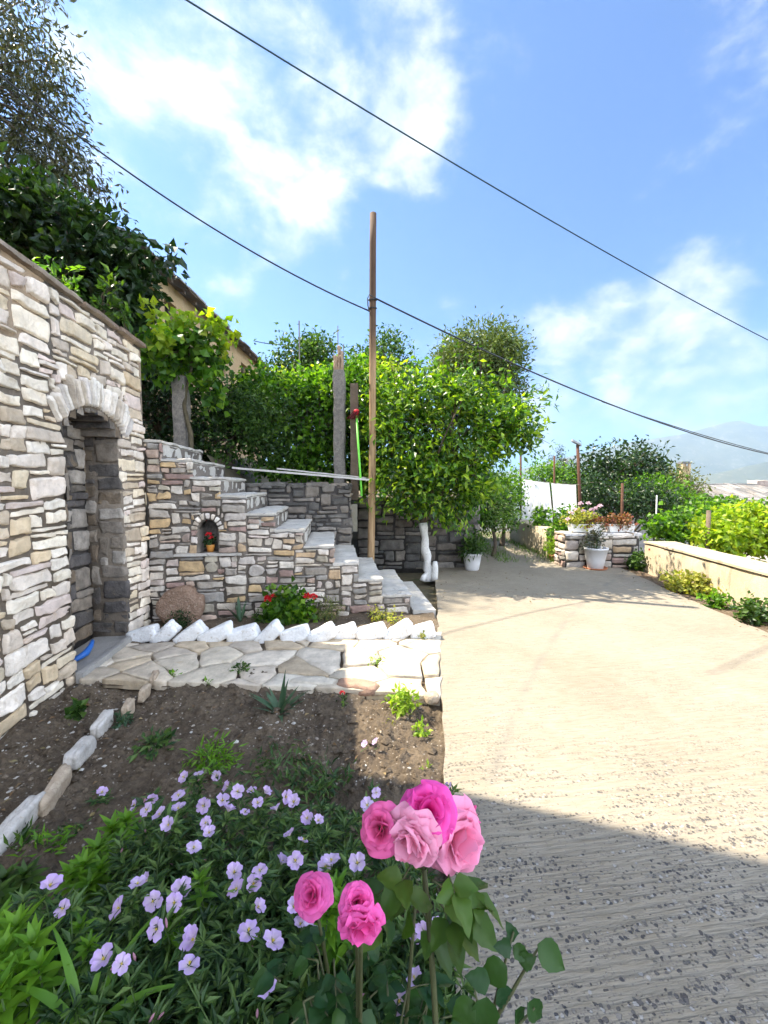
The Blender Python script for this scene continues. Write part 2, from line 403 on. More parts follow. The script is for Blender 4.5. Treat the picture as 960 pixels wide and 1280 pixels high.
lit = mathn(nt, 'MAXIMUM', lit, mapr(nt, side.outputs['Value'], 0.62, 0.85, 1.0, CLOUD_FILL))
shade = mapr(nt, mathn(nt, 'ADD', mathn(nt, 'MULTIPLY', nz2.outputs[0], 0.9), mathn(nt, 'MULTIPLY', f, 0.35)), 0.45, 0.95)
ccol = mixc(nt, shade, (CLOUD_V * .50, CLOUD_V * .58, CLOUD_V * .74), (CLOUD_V, CLOUD_V * .99, CLOUD_V * .97))
skyc = mixc(nt, 1.0, sky.outputs[0], SKY_TINT, 'MULTIPLY')
cl = N(nt, 'ShaderNodeVectorMath', operation='SCALE'); nt.links.new(ccol, cl.inputs[0]); nt.links.new(lit, cl.inputs['Scale'])
nt.links.new(mixc(nt, dens, skyc, cl.outputs[0]), bg.inputs[0])

# the valley's air
m, nt, out = new_mat('valley_air')
pv = N(nt, 'ShaderNodeVolumePrincipled'); pv.inputs['Color'].default_value = (.58, .80, 1.0, 1); pv.inputs['Density'].default_value = HAZE_D; pv.inputs['Anisotropy'].default_value = 0.35
nt.links.new(pv.outputs[0], out.inputs['Volume'])
if HAZE_D > 0:
    b = MB(); b.box((-5200, -1500, -181), (5600, 6000, 745)); hz = b.build('haze', m); hz['kind'] = 'stuff'

# ================================================================== ground
M['ground'] = rough_mat('dry_ground', (.10, .085, .055), (.19, .16, .10), 0.7, 0.95, 0.5, 0.03, 9, c=(.06, .085, .03))
M['hill'] = rough_mat('far_hillside', (.05, .06, .035), (.12, .12, .07), 0.004, 0.95, 0.3, 2.0, 0.03, c=(.24, .22, .18))
def hz_(x, y):
    s = np.maximum(0, x - (5.55 + 0.1 * (y - 7.5)))
    s2 = np.maximum(0, y - 15.0) * np.clip((x + 6) / 6, 0, 1)
    d = np.maximum(s, s2)
    z = -0.12 - 1.7 * (1 - np.exp(-d / 1.6)) - 0.20 * d
    return np.maximum(z, -170 + 10 * fbm(np.stack([x / 300, y / 300, x * 0], -1), 5))
t = np.linspace(-1, 1, 170)
xs = 3.0 + np.sinh(t * 8.2) / math.sinh(8.2) * 5000
ys = 8.0 + np.sinh(t * 8.2) / math.sinh(8.2) * 5800
ys = ys[(ys > -1300)]; xs = xs[(xs > -5000)]
X, Y_ = np.meshgrid(xs, ys, indexing='ij')
b = MB(); b.grid(np.stack([X, Y_, hz_(X, Y_)], -1), flip=True); struct(b.build('ground', M['ground'], smooth=True))
# hills: two ranges across the valley
def range_(name, yd, prof, depth, seed, n=260, m_=46):
    px = np.linspace(200, 1500, n); el = np.interp(px, [p for p, _ in prof], [e for _, e in prof])
    k = np.linspace(-1, 1, m_)
    P = np.zeros((n, m_, 3))
    for j, kk in enumerate(k):
        yy = yd + kk * depth
        x = (px - 480) / F * yd
        ridge = 1.55 + el / F * yd
        shp = (1 - abs(kk)) ** 0.9
        nz = fbm(np.stack([x / 420, np.full(n, yy / 420), np.zeros(n)], 1), seed, 5)
        gul = np.abs(vnoise(np.stack([x / 260, np.full(n, yy / 900), np.zeros(n)], 1), seed + 3))
        P[:, j] = np.stack([x, np.full(n, yy), -180 + (ridge + 180) * shp * (1 - .28 * gul * (1 - shp)) + nz * 22 * (0.25 + (1 - shp))], 1)
    b = MB(); b.grid(P, flip=True); struct(b.build(name, M['hill'], smooth=True))
range_('hills', 4300, [(200, -12), (480, 4), (640, 18), (700, 33), (783, 54), (850, 64), (905, 80), (918, 81), (940, 74), (960, 75), (1100, 85), (1250, 60), (1500, 40)], 1100, 11)
range_('hills', 2500, [(200, -30), (700, -16), (830, 2), (870, 10), (920, 22), (960, 30), (1100, 42), (1300, 30), (1500, 10)], 600, 23)

# concrete lane
_a, _b, _d = (G(q[0], q[1])[:2] for q in ((718, 765), (662, 852), (628, 935)))   # an old tyre mark runs through these three spots
_m = np.array([_b - _a, _d - _a]) * 2; SKID_C = np.linalg.solve(_m, np.array([_b @ _b - _a @ _a, _d @ _d - _a @ _a])); SKID_R = float(np.linalg.norm(_a - SKID_C)); SKID_C = tuple(SKID_C)
def lane_mat():
    m, nt, out = new_mat('brushed_concrete'); p = pos(nt)
    sp = N(nt, 'ShaderNodeMapping'); nt.links.new(p, sp.inputs['Vector']); sp.inputs['Rotation'].default_value = (0, 0, math.radians(-7))
    q = sp.outputs[0]
    wob = noise(nt, 2.0, 4, 0.5, q)
    st = N(nt, 'ShaderNodeMapping'); nt.links.new(q, st.inputs['Vector']); st.inputs['Scale'].default_value = (1.7, 27, 1)
    ridge = noise(nt, 1.0, 3, 0.6, st.outputs[0], 0.3)
    st2 = N(nt, 'ShaderNodeMapping'); nt.links.new(q, st2.inputs['Vector']); st2.inputs['Scale'].default_value = (9.0, 66, 1)
    ridge2 = noise(nt, 1.0, 3, 0.6, st2.outputs[0], 0.2)
    dn = noise(nt, 45, 3, 0.6, q); dv = N(nt, 'ShaderNodeVectorMath', operation='MULTIPLY_ADD'); nt.links.new(dn.outputs['Color'], dv.inputs[0]); dv.inputs[1].default_value = (.016, .016, 0); nt.links.new(q, dv.inputs[2])
    peb = N(nt, 'ShaderNodeTexVoronoi', feature='F1', inp={'Scale': 72.0, 'Randomness': 1.0}); nt.links.new(dv.outputs[0], peb.inputs['Vector'])
    peb2 = N(nt, 'ShaderNodeTexVoronoi', feature='F1', inp={'Scale': 130.0, 'Randomness': 1.0}); nt.links.new(q, peb2.inputs['Vector'])
    base = ramp(nt, [(0.25, (.225, .195, .148)), (0.55, (.29, .256, .20)), (0.8, (.33, .295, .232))]); nt.links.new(noise(nt, 1.2, 6, 0.65, q).outputs[0], base.inputs[0])
    # worn bands where the pebbles show: grooves between the brush strokes, more where the paste is thin
    sy = nt.nodes.new('ShaderNodeSeparateXYZ'); nt.links.new(p, sy.inputs[0])
    worn = mapr(nt, mathn(nt, 'ADD', sy.outputs[1], mathn(nt, 'MULTIPLY', mathn(nt, 'SUBTRACT', noise(nt, .9, 4, .6, p).outputs[0], .5), 2.2)), 2.7, 1.5)
    wear = mapr(nt, mathn(nt, 'ADD', mathn(nt, 'MULTIPLY', ridge.outputs[0], 1.25), mathn(nt, 'MULTIPLY', wob.outputs[0], 0.4)), 0.74, 0.96)
    sc = nt.nodes.new('ShaderNodeSeparateColor'); nt.links.new(peb.outputs['Color'], sc.inputs[0])
    rad = nt.nodes.new('ShaderNodeMapRange'); nt.links.new(sc.outputs[2], rad.inputs[0]); rad.inputs[3].default_value = .22; rad.inputs[4].default_value = .56
    ball = mapr(nt, mathn(nt, 'SUBTRACT', peb.outputs['Distance'], rad.outputs[0]), 0.06, -0.06)
    chosen = mapr(nt, mathn(nt, 'ADD', mathn(nt, 'MULTIPLY', sc.outputs[0], .75), mathn(nt, 'ADD', mathn(nt, 'MULTIPLY', wear, 1.05), mathn(nt, 'MULTIPLY', worn, .26))), 0.92, 1.0)
    pm = mathn(nt, 'MULTIPLY', mathn(nt, 'MULTIPLY', ball, chosen), mapr(nt, worn, 0, 1, .30, 1.0))
    sc2 = nt.nodes.new('ShaderNodeSeparateColor'); nt.links.new(peb2.outputs['Color'], sc2.inputs[0])
    pm2 = mathn(nt, 'MULTIPLY', mapr(nt, peb2.outputs['Distance'], 0.5, 0.34), mapr(nt, mathn(nt, 'ADD', sc2.outputs[0], mathn(nt, 'MULTIPLY', wear, 0.55)), 0.86, 0.94))
    pcol = evenramp(nt, [(.05, .047, .05), (.10, .09, .085), (.036, .038, .048), (.20, .18, .155), (.09, .085, .08), (.34, .32, .29)], 'CONSTANT'); nt.links.new(sc.outputs[1], pcol.inputs[0])
    c1 = mixc(nt, mapr(nt, ridge2.outputs[0], 0.35, 0.70, 0, 0.6), base.outputs[0], (.19, .155, .105))
    # long faint tyre / drag stain
    c2 = mixc(nt, mathn(nt, 'MULTIPLY', pm2, mapr(nt, worn, 0, 1, .35, .85)), c1, (.17, .15, .13)); c3 = mixc(nt, mathn(nt, 'MULTIPLY', pm, .85), c2, pcol.outputs[0])
    sx_ = nt.nodes.new('ShaderNodeVectorMath'); sx_.operation = 'DISTANCE'; nt.links.new(p, sx_.inputs[0]); sx_.inputs[1].default_value = (*SKID_C, 0)
    band = mapr(nt, mathn(nt, 'ABSOLUTE', mathn(nt, 'SUBTRACT', sx_.outputs['Value'], SKID_R)), 0.06, 0.0, 0.0, 0.60)
    c3 = mixc(nt, mathn(nt, 'MULTIPLY', band, mapr(nt, noise(nt, 3.0, 4, 0.6, p).outputs[0], 0.35, 0.6)), c3, (.165, .155, .135))
    stain = mapr(nt, noise(nt, 0.9, 7, 0.72, q, 0.5).outputs[0], 0.55, 0.72, 0, 0.42)
    c4 = mixc(nt, stain, c3, (.19, .155, .105))
    hgt = mathn(nt, 'ADD', mathn(nt, 'MULTIPLY', ridge2.outputs[0], 0.5), mathn(nt, 'ADD', mathn(nt, 'MULTIPLY', ridge.outputs[0], 0.9), mathn(nt, 'MULTIPLY', pm, -0.25)))
    n1 = bump(nt, hgt, 0.8, 0.02); n2 = bump(nt, noise(nt, 160, 4, 0.6, q).outputs[0], 0.35, 0.004, n1)
    principled(nt, out, c4, 0.92, n2, 0.2)
    return m
M['lane'] = lane_mat()
def lane_l(y): return 0.324 + 0.114 * (y - 2.12)
def lane_r(y): return 3.99 + 0.124 * (y - 4.23)
b = MB()
ysl = np.concatenate([np.linspace(-6, 0, 8)[:-1], np.linspace(0, 7.7, 90)])
nx = 60
P = np.zeros((len(ysl), nx, 3))
for i, y in enumerate(ysl):
    x = np.linspace(lane_l(y), lane_r(y), nx)
    jit = 0.012 * vnoise(np.stack([np.zeros(1), np.array([y * 6]), np.zeros(1)], 1), 3)[0]
    x[0] += jit; x[-1] += 0.03 * vnoise(np.array([[3.0, y * 5, 0]]), 4)[0]
    P[i] = np.stack([x, np.full(nx, y), 0.006 * fbm(np.stack([x * .8, np.full(nx, y * .8), x * 0], 1), 9)], 1)
b.grid(P, flip=True)
e0 = P[:, 0]; lo = e0.copy(); lo[:, 2] = -0.3; lo[:, 0] += 0.02
b.grid(np.stack([e0, lo], 1), flip=False)
e1 = P[:, -1]; lo = e1.copy(); lo[:, 2] = -0.3
b.grid(np.stack([lo, e1], 1), flip=False)
e2 = P[-1]; lo = e2.copy(); lo[:, 2] = -0.3
b.grid(np.stack([e2, lo], 1), flip=True)
struct(b.build('road', M['lane'], smooth=False))
# the path that goes on between the tree and the low wall
M['path'] = rough_mat('gravelly_path', (.30, .27, .21), (.46, .42, .33), 1.6, 0.95, 0.6, 0.01, 60, c=(.12, .15, .05))
yy = np.linspace(7.72, 13.5, 40); P = np.zeros((40, 12, 3))
for i, y in enumerate(yy):
    k = (y - 7.7) / 5.8
    x = np.linspace(0.6 + 0.3 * k, 3.45 + 0.1 * k, 12) if y > 7.75 else np.linspace(.6, 3.45, 12)
    P[i] = np.stack([x, np.full(12, y), -0.012 + 0.012 * fbm(np.stack([x, np.full(12, y), x * 0], 1), 2)], 1)
b = MB(); b.grid(P, flip=True); struct(b.build('path', M['lane'], smooth=True))
# soil between the lane and the parapet
def soil_mat(name, a, bcol):
    m, nt, out = new_mat(name); p = pos(nt)
    n1 = noise(nt, 5, 6, 0.65, p); n2 = noise(nt, 38, 6, 0.7, p); n3 = noise(nt, 120, 4, 0.65, p)
    r = ramp(nt, [(0.3, a), (0.7, bcol)]); nt.links.new(n1.outputs[0], r.inputs[0])
    c = mixc(nt, mapr(nt, n2.outputs[0], 0.4, 0.65, 0, 0.5), r.outputs[0], tuple(x * 0.5 for x in a))
    vo = N(nt, 'ShaderNodeTexVoronoi', inp={'Scale': 55.0}); nt.links.new(p, vo.inputs['Vector'])
    sc = nt.nodes.new('ShaderNodeSeparateColor'); nt.links.new(vo.outputs['Color'], sc.inputs[0])
    peb = mathn(nt, 'MULTIPLY', mapr(nt, vo.outputs['Distance'], 0.36, 0.26), mathn(nt, 'GREATER_THAN', sc.outputs[0], 0.88))
    c = mixc(nt, peb, c, (.34, .30, .25))
    nn = bump(nt, n2.outputs[0], 1.0, 0.03); nn = bump(nt, n3.outputs[0], 0.8, 0.008, nn)
    principled(nt, out, c, 0.97, nn, 0.15)
    return m
M['soil'] = soil_mat('garden_soil', (.105, .08, .057), (.215, .168, .118))
M['soil2'] = soil_mat('verge_soil', (.13, .095, .065), (.22, .165, .115))
yy = np.linspace(1.0, 7.75, 70); P = np.zeros((70, 9, 3))
for i, y in enumerate(yy):
    x = np.linspace(lane_r(y) - 0.05, 4.75 + 0.1 * (y - 7.5), 9)
    z = -0.03 + 0.025 * fbm(np.stack([x * 5, np.full(9, y * 5), x * 0], 1), 21)
    P[i] = np.stack([x, np.full(9, y), z], 1)
b = MB(); b.grid(P, flip=True); struct(b.build('verge_soil', M['soil2'], smooth=True))

# garden bed
BED_Z = -0.05
def bed_h(x, y):
    p = np.stack([x, y, x * 0], -1)
    return BED_Z + 0.035 * fbm(p * 2.6, 31, 3) + 0.030 * np.maximum(0, fbm(p * 12, 32, 4)) + 0.018 * np.maximum(0, fbm(p * 34, 33, 3))
gx = np.arange(-2.75, 0.62, 0.0125); gy = np.arange(0.05, 3.45, 0.0125)
X, Y_ = np.meshgrid(gx, gy, indexing='ij')
keep = (X < lane_l(Y_) + 0.03)
Z = bed_h(X, Y_)
i, j = np.meshgrid(np.arange(len(gx) - 1), np.arange(len(gy) - 1), indexing='ij')
ok = keep[:-1, :-1]
a = (i * len(gy) + j)[ok]; mm = len(gy)
b = MB(); b.add(np.stack([X, Y_, Z], -1).reshape(-1, 3), np.stack([a, a + mm, a + mm + 1, a + 1], 1)); struct(b.build('garden_soil', M['soil'], smooth=True))
# a strip of soil behind the white stones
gx = np.arange(-2.7, 0.60, 0.03); gy = np.arange(3.95, 5.2, 0.03)
X, Y_ = np.meshgrid(gx, gy, indexing='ij'); Z = -0.005 + 0.02 * fbm(np.stack([X * 6, Y_ * 6, X * 0], -1), 41)
b = MB(); b.grid(np.stack([X, Y_, Z], -1), flip=True); struct(b.build('garden_soil', M['soil'], smooth=True))

# ================================================================== stone masonry
class Frame:
    def __init__(s, o, u, n):
        s.o = np.array(o, float); s.u = np.array((*u, 0.0)); s.u /= np.linalg.norm(s.u); s.n = np.array((*n, 0.0)); s.n /= np.linalg.norm(s.n)
    def p(s, u, v, n=0.0):
        u, v, n = np.broadcast_arrays(np.asarray(u, float), np.asarray(v, float), np.asarray(n, float))
        return s.o + u[..., None] * s.u + v[..., None] * np.array((0, 0, 1.0)) + n[..., None] * s.n
    def xf(s, q):
        q = np.asarray(q, float); return s.p(q[:, 0], q[:, 2], q[:, 1])      # local (u, n, z)

def pack(rng, u0, u1, v0, v1, du, dv, ok, wr, hp):
    nu = int(round((u1 - u0) / du)); nv = int(round((v1 - v0) / dv))
    uc = u0 + (np.arange(nu) + .5) * du; vc = v0 + (np.arange(nv) + .5) * dv
    UU, VV = np.meshgrid(uc, vc, indexing='ij')
    free = ok(UU, VV); res = []
    for j in range(nv):
        i = 0
        while i < nu:
            if not free[i, j]: i += 1; continue
            wmax = 0
            while i + wmax < nu and free[i + wmax, j] and wmax < wr[1]: wmax += 1
            h = int(rng.choice(len(hp), p=hp)) + 1
            wd = int(rng.integers(wr[0], wr[1] + 1))
            if h == 1: wd = int(wd * 1.25)
            wd = min(wd, wmax)
            if wmax - wd < 2: wd = wmax if wmax <= wr[1] else wd
            while h > 1 and (j + h > nv or not free[i:i + wd, j:j + h].all()): h -= 1
            free[i:i + wd, j:j + h] = False
            if wd >= 1: res.append((u0 + i * du, u0 + (i + wd) * du, v0 + j * dv, v0 + (j + h) * dv))
            i += wd
    return res

def add_stone(mb, fr, q, depth, rng, gap=0.007, jit=0.013, nx=12, ny=9, rnd=0.06, n0=-0.022, rough=0.012, mat=0, wob=1.0):
    """q: 4 uv corners (ll, lr, ur, ul)"""
    q = np.array(q, float); c = q.mean(0)
    sz = np.array((np.linalg.norm(q[1] - q[0]), np.linalg.norm(q[3] - q[0])))
    if sz.min() < 0.02: return
    a = np.linspace(-1, 1, nx); bb = np.linspace(-1, 1, ny)
    # finer at the rim
    a = np.sign(a) * np.abs(a) ** 0.52; bb = np.sign(bb) * np.abs(bb) ** 0.55
    A, B = np.meshgrid(a, bb, indexing='ij')
    e = np.maximum(np.abs(A), np.abs(B))
    x = A * np.sqrt(1 - rnd * B * B); y = B * np.sqrt(1 - rnd * A * A)
    qj = q + rng.uniform(-jit, jit, (4, 2))
    qj = c + (qj - c) * (1 - 2 * gap / sz)
    s = (x + 1) / 2; t = (y + 1) / 2
    uv = (qj[0] * ((1 - s) * (1 - t))[..., None] + qj[1] * (s * (1 - t))[..., None] + qj[2] * (s * t)[..., None] + qj[3] * ((1 - s) * t)[..., None])
    k = np.array((rng.uniform(0, 99), rng.uniform(0, 99), rng.uniform(0, 99)))
    P3 = np.concatenate([uv, np.zeros((*uv.shape[:2], 1))], -1) * 14 + k
    w1 = vnoise(P3, 1); w2 = vnoise(P3 + 50, 2)
    uv = uv + (np.stack([w1, w2], -1) + .5 * np.stack([vnoise(P3 * 2.7, 8), vnoise(P3 * 2.7 + 9, 9)], -1)) * wob * min(0.015, 0.15 * sz.min()) * (0.3 + 0.7 * e[..., None])
    prof = (1 - e ** 14) ** 0.6
    tilt = (A * rng.uniform(-.25, .25) + B * rng.uniform(-.3, .3))
    n = n0 + prof * (depth - n0 + depth * 0.45 * tilt) + prof * (rough * vnoise(P3 * 0.8 + 9, 5) + rough * .7 * vnoise(P3 * 2.6 + 19, 6))
    mb.grid(fr.p(uv[..., 0], uv[..., 1], n), mat)

def masonry(mb, fr, rects, rng, depth=(0.012, 0.04), warp=0.018, **kw):
    for (a0, a1, v0, v1) in rects:
        q = np.array([(a0, v0), (a1, v0), (a1, v1), (a0, v1)])
        p3 = np.concatenate([q * np.array((1.3, 2.2)), np.zeros((4, 1))], 1)
        q = q + np.stack([vnoise(p3 + 3, 3), vnoise(p3 + 40, 4)], 1) * warp
        add_stone(mb, fr, q, rng.uniform(*depth), rng, **kw)

def rough_box(mb, lo, hi, xf, res=0.06, amp=0.006, seed=0, mat=0, rnd=0.012, freq=9):
    lo = np.array(lo, float); hi = np.array(hi, float); sz = hi - lo
    nn = np.maximum(2, np.minimum(40, np.ceil(sz / res).astype(int) + 1))
    for ax in range(3):
        o1, o2 = [k for k in range(3) if k != ax]
        g1 = np.linspace(0, 1, nn[o1]); g2 = np.linspace(0, 1, nn[o2])
        # pull the outer rows in so that the arris reads as a small round
        A, B = np.meshgrid(g1, g2, indexing='ij')
        for side in (0, 1):
            P = np.zeros((*A.shape, 3)); P[..., o1] = lo[o1] + A * sz[o1]; P[..., o2] = lo[o2] + B * sz[o2]; P[..., ax] = hi[ax] if side else lo[ax]
            d = np.stack([vnoise(P * freq + 7 * k, seed + k) + .5 * vnoise(P * freq * 3 + 7 * k, seed + k + 5) for k in range(3)], -1) * amp
            rim = ((A < 1e-6) | (A > 1 - 1e-6)).astype(float) + ((B < 1e-6) | (B > 1 - 1e-6))
            ctr = (lo + hi) / 2
            dirc = np.sign(P - ctr) * (np.abs(P - ctr) > sz / 2 - 1e-5)
            P = P + d - dirc * (rim[..., None] > 0) * np.minimum(rnd, sz * .3) * 0.5
            fl = (side == 0) ^ (ax == 1)
            Q = xf(P.reshape(-1, 3)).reshape(P.shape)
            mb.grid(Q, mat, flip=not fl)

# ---- the tall wall beside the bed
WC = np.array((-(2.1 + .12 * 4.645), 4.645, 0.0))
FL = Frame(WC, (.12, -1), (1, .12))
WTOP = 3.06; NU0, NU1, ND = 0.50, 1.40, 0.34; NSP = 2.03; NUC = (NU0 + NU1) / 2; NR = 0.642; NZC = 2.215 - NR
WLEN = 4.2
wall = thing('stone_wall', 'tall pale limestone wall with an arched alcove, beside the garden bed', 'wall', tuple(FL.p(2, 0, -.25)))
rng = np.random.default_rng(5)
def okL(u, v):
    r = np.hypot(u - NUC, v - NZC)
    inn = (u > NU0) & (u < NU1) & (v < NSP + .02)
    arch = (r < NR + 0.22) & (np.abs(u - NUC) < (r) * 0.74) & (v > 1.85)
    return ~(inn | arch)
rects = pack(rng, 0.0, WLEN, -0.1, WTOP - 0.03, 0.05, 0.0478, okL, (3, 8), [.32, .48, .18, .02])
mb = MB(); masonry(mb, FL, rects, rng, (0.004, 0.030), 0.04, jit=.017)
# core behind the face (its front lies 12 mm behind the joint line)
cb = lambda lo, hi: mb.box(lo, hi, 1, FL.xf)
mf = -0.004
cb((0.0, -.5, -.3), (NU0 + .01, mf, WTOP - .02)); cb((NU1 - .01, -.5, -.3), (WLEN, mf, WTOP - .02))
# masonry over the alcove, its underside curved
na = 16; uu = np.linspace(NU0 + .01, NU1 - .01, na); vv = NZC + np.sqrt(NR ** 2 - (uu - NUC) ** 2)
for k in range(na - 1):
    q = [(uu[k], mf, vv[k]), (uu[k + 1], mf, vv[k + 1]), (uu[k + 1], mf, WTOP - .02), (uu[k], mf, WTOP - .02)]
    q2 = [(a_, -.5, c_) for a_, _, c_ in q]
    mb.add(FL.xf(np.array(q + q2)), [[0, 1, 2, 3], [7, 6, 5, 4], [0, 4, 5, 1], [3, 2, 6, 7]], 1)
mb.build('masonry', [M['lime'], M['mortar']], wall, smooth=True)
# alcove: rear face and the jamb that shows
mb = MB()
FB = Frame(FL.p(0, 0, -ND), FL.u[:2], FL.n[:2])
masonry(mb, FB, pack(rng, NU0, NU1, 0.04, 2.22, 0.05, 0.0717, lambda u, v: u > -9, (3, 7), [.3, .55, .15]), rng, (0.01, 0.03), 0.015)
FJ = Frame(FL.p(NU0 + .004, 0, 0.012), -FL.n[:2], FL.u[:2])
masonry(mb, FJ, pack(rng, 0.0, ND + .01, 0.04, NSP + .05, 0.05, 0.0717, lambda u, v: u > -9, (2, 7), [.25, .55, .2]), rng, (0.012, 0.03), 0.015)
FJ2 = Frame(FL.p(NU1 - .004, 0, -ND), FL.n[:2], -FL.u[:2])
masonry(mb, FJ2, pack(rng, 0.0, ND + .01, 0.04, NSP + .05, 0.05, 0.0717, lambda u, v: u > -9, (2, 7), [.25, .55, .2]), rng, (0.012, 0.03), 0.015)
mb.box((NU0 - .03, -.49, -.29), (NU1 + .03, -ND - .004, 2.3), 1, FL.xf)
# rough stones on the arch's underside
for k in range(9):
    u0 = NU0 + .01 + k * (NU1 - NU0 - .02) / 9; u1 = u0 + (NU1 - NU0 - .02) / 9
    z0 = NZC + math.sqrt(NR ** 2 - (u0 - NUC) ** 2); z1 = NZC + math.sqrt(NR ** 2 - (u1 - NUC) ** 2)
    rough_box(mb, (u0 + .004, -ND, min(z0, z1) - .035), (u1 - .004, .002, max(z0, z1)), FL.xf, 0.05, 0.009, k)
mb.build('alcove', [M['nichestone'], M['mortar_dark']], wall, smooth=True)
mb = MB(); nv_ = 26
for k in range(nv_):
    a0 = -0.82 + 1.64 * k / nv_; a1 = -0.82 + 1.64 * (k + 1) / nv_
    r0, r1 = NR + .004, NR + rng.uniform(.23, .31)
    q = [(NUC + r0 * math.sin(a0), NZC + r0 * math.cos(a0)), (NUC + r0 * math.sin(a1), NZC + r0 * math.cos(a1)), (NUC + r1 * math.sin(a1), NZC + r1 * math.cos(a1)), (NUC + r1 * math.sin(a0), NZC + r1 * math.cos(a0))]
    q = [q[0], q[1], q[2], q[3]]
    add_stone(mb, FL, q, rng.uniform(.02, .065), rng, gap=0.0065, jit=0.004, nx=8, ny=14, rnd=.10, n0=-.012, wob=.35)
mb.build('arch', M['archstone'], wall, smooth=True)
mb = MB()
u = -.02; k = 0
while u < WLEN:
    wd = rng.uniform(.28, .6)
    rough_box(mb, (u + .004, -.55, WTOP - .02), (min(WLEN, u + wd) - .004, .05 + rng.uniform(-.015, .02), WTOP + rng.uniform(.018, .032)), FL.xf, 0.05, 0.008, k); u += wd; k += 1
M['coping'] = stone_mat('coping_stone', [(.30, .22, .16), (.36, .29, .22), (.26, .20, .15), (.40, .33, .26)], .35, .7, .5)
mb.build('coping', M['coping'], wall, smooth=True)
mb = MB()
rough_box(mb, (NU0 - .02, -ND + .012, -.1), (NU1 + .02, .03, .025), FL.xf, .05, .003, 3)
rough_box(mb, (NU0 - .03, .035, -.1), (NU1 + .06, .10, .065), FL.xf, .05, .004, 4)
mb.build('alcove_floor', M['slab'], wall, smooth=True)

# ---- the stair
FS = Frame(WC, (1, .12), (.12, -1))
RX = [.322, -.02, -.306, -.597, -.935, -1.27, -1.58, -1.88, -2.17, -2.48]
RU = [(x + 2.657) * 1.0072 for x in RX] + [0.0]
ZT = [.225 + .2025 * k for k in range(10)]
SD = 1.46
stair = thing('stone_staircase', 'rising stone flight of ten grey cement steps built against the tall wall', 'staircase', tuple(FS.p(1.5, 0, -.7)))
def top_at(u):
    r = np.zeros_like(u)
    for k in range(10): r = np.where((u <= RU[k]) & (u > RU[k + 1] - 1e-6), ZT[k], r)
    return r
SNU, SNW, SNZ0, SNZ1 = 0.655, 0.105, 0.775, 1.045
rng = np.random.default_rng(8)
specials = [(0.69, 0.60, .075, .07, 1.0), (1.18, 0.56, .10, .075, .9), (2.02, .36, .06, .055, .8)]
def okS(u, v):
    ok = v < top_at(u) - 0.055
    r = np.hypot(u - SNU, v - SNZ1)
    ok &= ~((np.abs(u - SNU) < SNW) & (v > SNZ0 - .04) & (v < SNZ1 + .02)) & ~((r < SNW + .085) & (v > SNZ1 - .02))
    ok &= ~((u > .28) & (u < 1.03) & (np.abs(v - .745) < .03))
    ok &= ~((u > .24) & (u < .46) & (np.abs(v - 1.39) < .03))
    for su, sv, a_, b_, _ in specials: ok &= ~((np.abs(u - su) < a_) & (np.abs(v - sv) < b_))
    return ok
rects = pack(rng, 0.0, RU[0], -0.05, 2.0, 0.036, 0.0337, okS, (3, 9), [.22, .44, .25, .09])
mb = MB(); masonry(mb, FS, rects, rng, (0.008, 0.03), 0.02, nx=10, ny=8, gap=.006)
for su, sv, a_, b_, rd in specials:
    add_stone(mb, FS, [(su - a_, sv - b_), (su + a_, sv - b_), (su + a_, sv + b_), (su - a_, sv + b_)], .03, rng, gap=.004, jit=.004, rnd=.62)
for k in range(10):
    u0, u1 = RU[k + 1], RU[k]; zt = ZT[k] - .2025
    lo_n = -.006
    if u0 < SNU + SNW and u1 > SNU - SNW:      # the column that holds the little niche
        continue
    mb.box((u0, -SD, -.2), (u1, lo_n, ZT[k] - .05), 1, FS.xf)
a0 = [k for k in range(10) if RU[k + 1] < SNU + SNW and RU[k] > SNU - SNW]
u0 = min(RU[k + 1] for k in a0); u1 = max(RU[k] for k in a0); zt = min(ZT[k] for k in a0) - .05
mb.box((u0, -SD, -.2), (SNU - SNW, -.006, zt), 1, FS.xf); mb.box((SNU + SNW, -SD, -.2), (u1, -.006, zt), 1, FS.xf)
mb.box((SNU - SNW, -SD, -.2), (SNU + SNW, -.2, zt), 1, FS.xf); mb.box((SNU - SNW, -.2, -.2), (SNU + SNW, -.006, SNZ0), 1, FS.xf)
for k in a0:
    if ZT[k] - .05 > zt: mb.box((RU[k + 1], -SD, zt), (RU[k], -.006, ZT[k] - .05), 1, FS.xf)
na = 14; uu = np.linspace(SNU - SNW, SNU + SNW, na); vv = SNZ1 + np.sqrt(np.maximum(0, SNW ** 2 - (uu - SNU) ** 2))
for k in range(na - 1):
    q = [(uu[k], -.006, vv[k]), (uu[k + 1], -.006, vv[k + 1]), (uu[k + 1], -.006, zt), (uu[k], -.006, zt)]; q2 = [(p_, -.2, r_) for p_, _, r_ in q]
    mb.add(FS.xf(np.array(q + q2)), [[3, 2, 1, 0], [4, 5, 6, 7], [0, 1, 5, 4]], 1)
mb.build('masonry', [M['rubble'], M['mortar_grey']], stair, smooth=True)
mb = MB()
for k in range(9):
    a0_ = -PI / 2 * 1.05 + PI * 1.05 * k / 9; a1_ = -PI / 2 * 1.05 + PI * 1.05 * (k + 1) / 9; r0, r1 = SNW + .004, SNW + rng.uniform(.07, .095)
    q = [(SNU + r0 * math.sin(a0_), SNZ1 + r0 * math.cos(a0_)), (SNU + r0 * math.sin(a1_), SNZ1 + r0 * math.cos(a1_)), (SNU + r1 * math.sin(a1_), SNZ1 + r1 * math.cos(a1_)), (SNU + r1 * math.sin(a0_), SNZ1 + r1 * math.cos(a0_))]
    add_stone(mb, FS, q, rng.uniform(.025, .04), rng, gap=.005, jit=.003, nx=6, ny=7, rnd=.25)
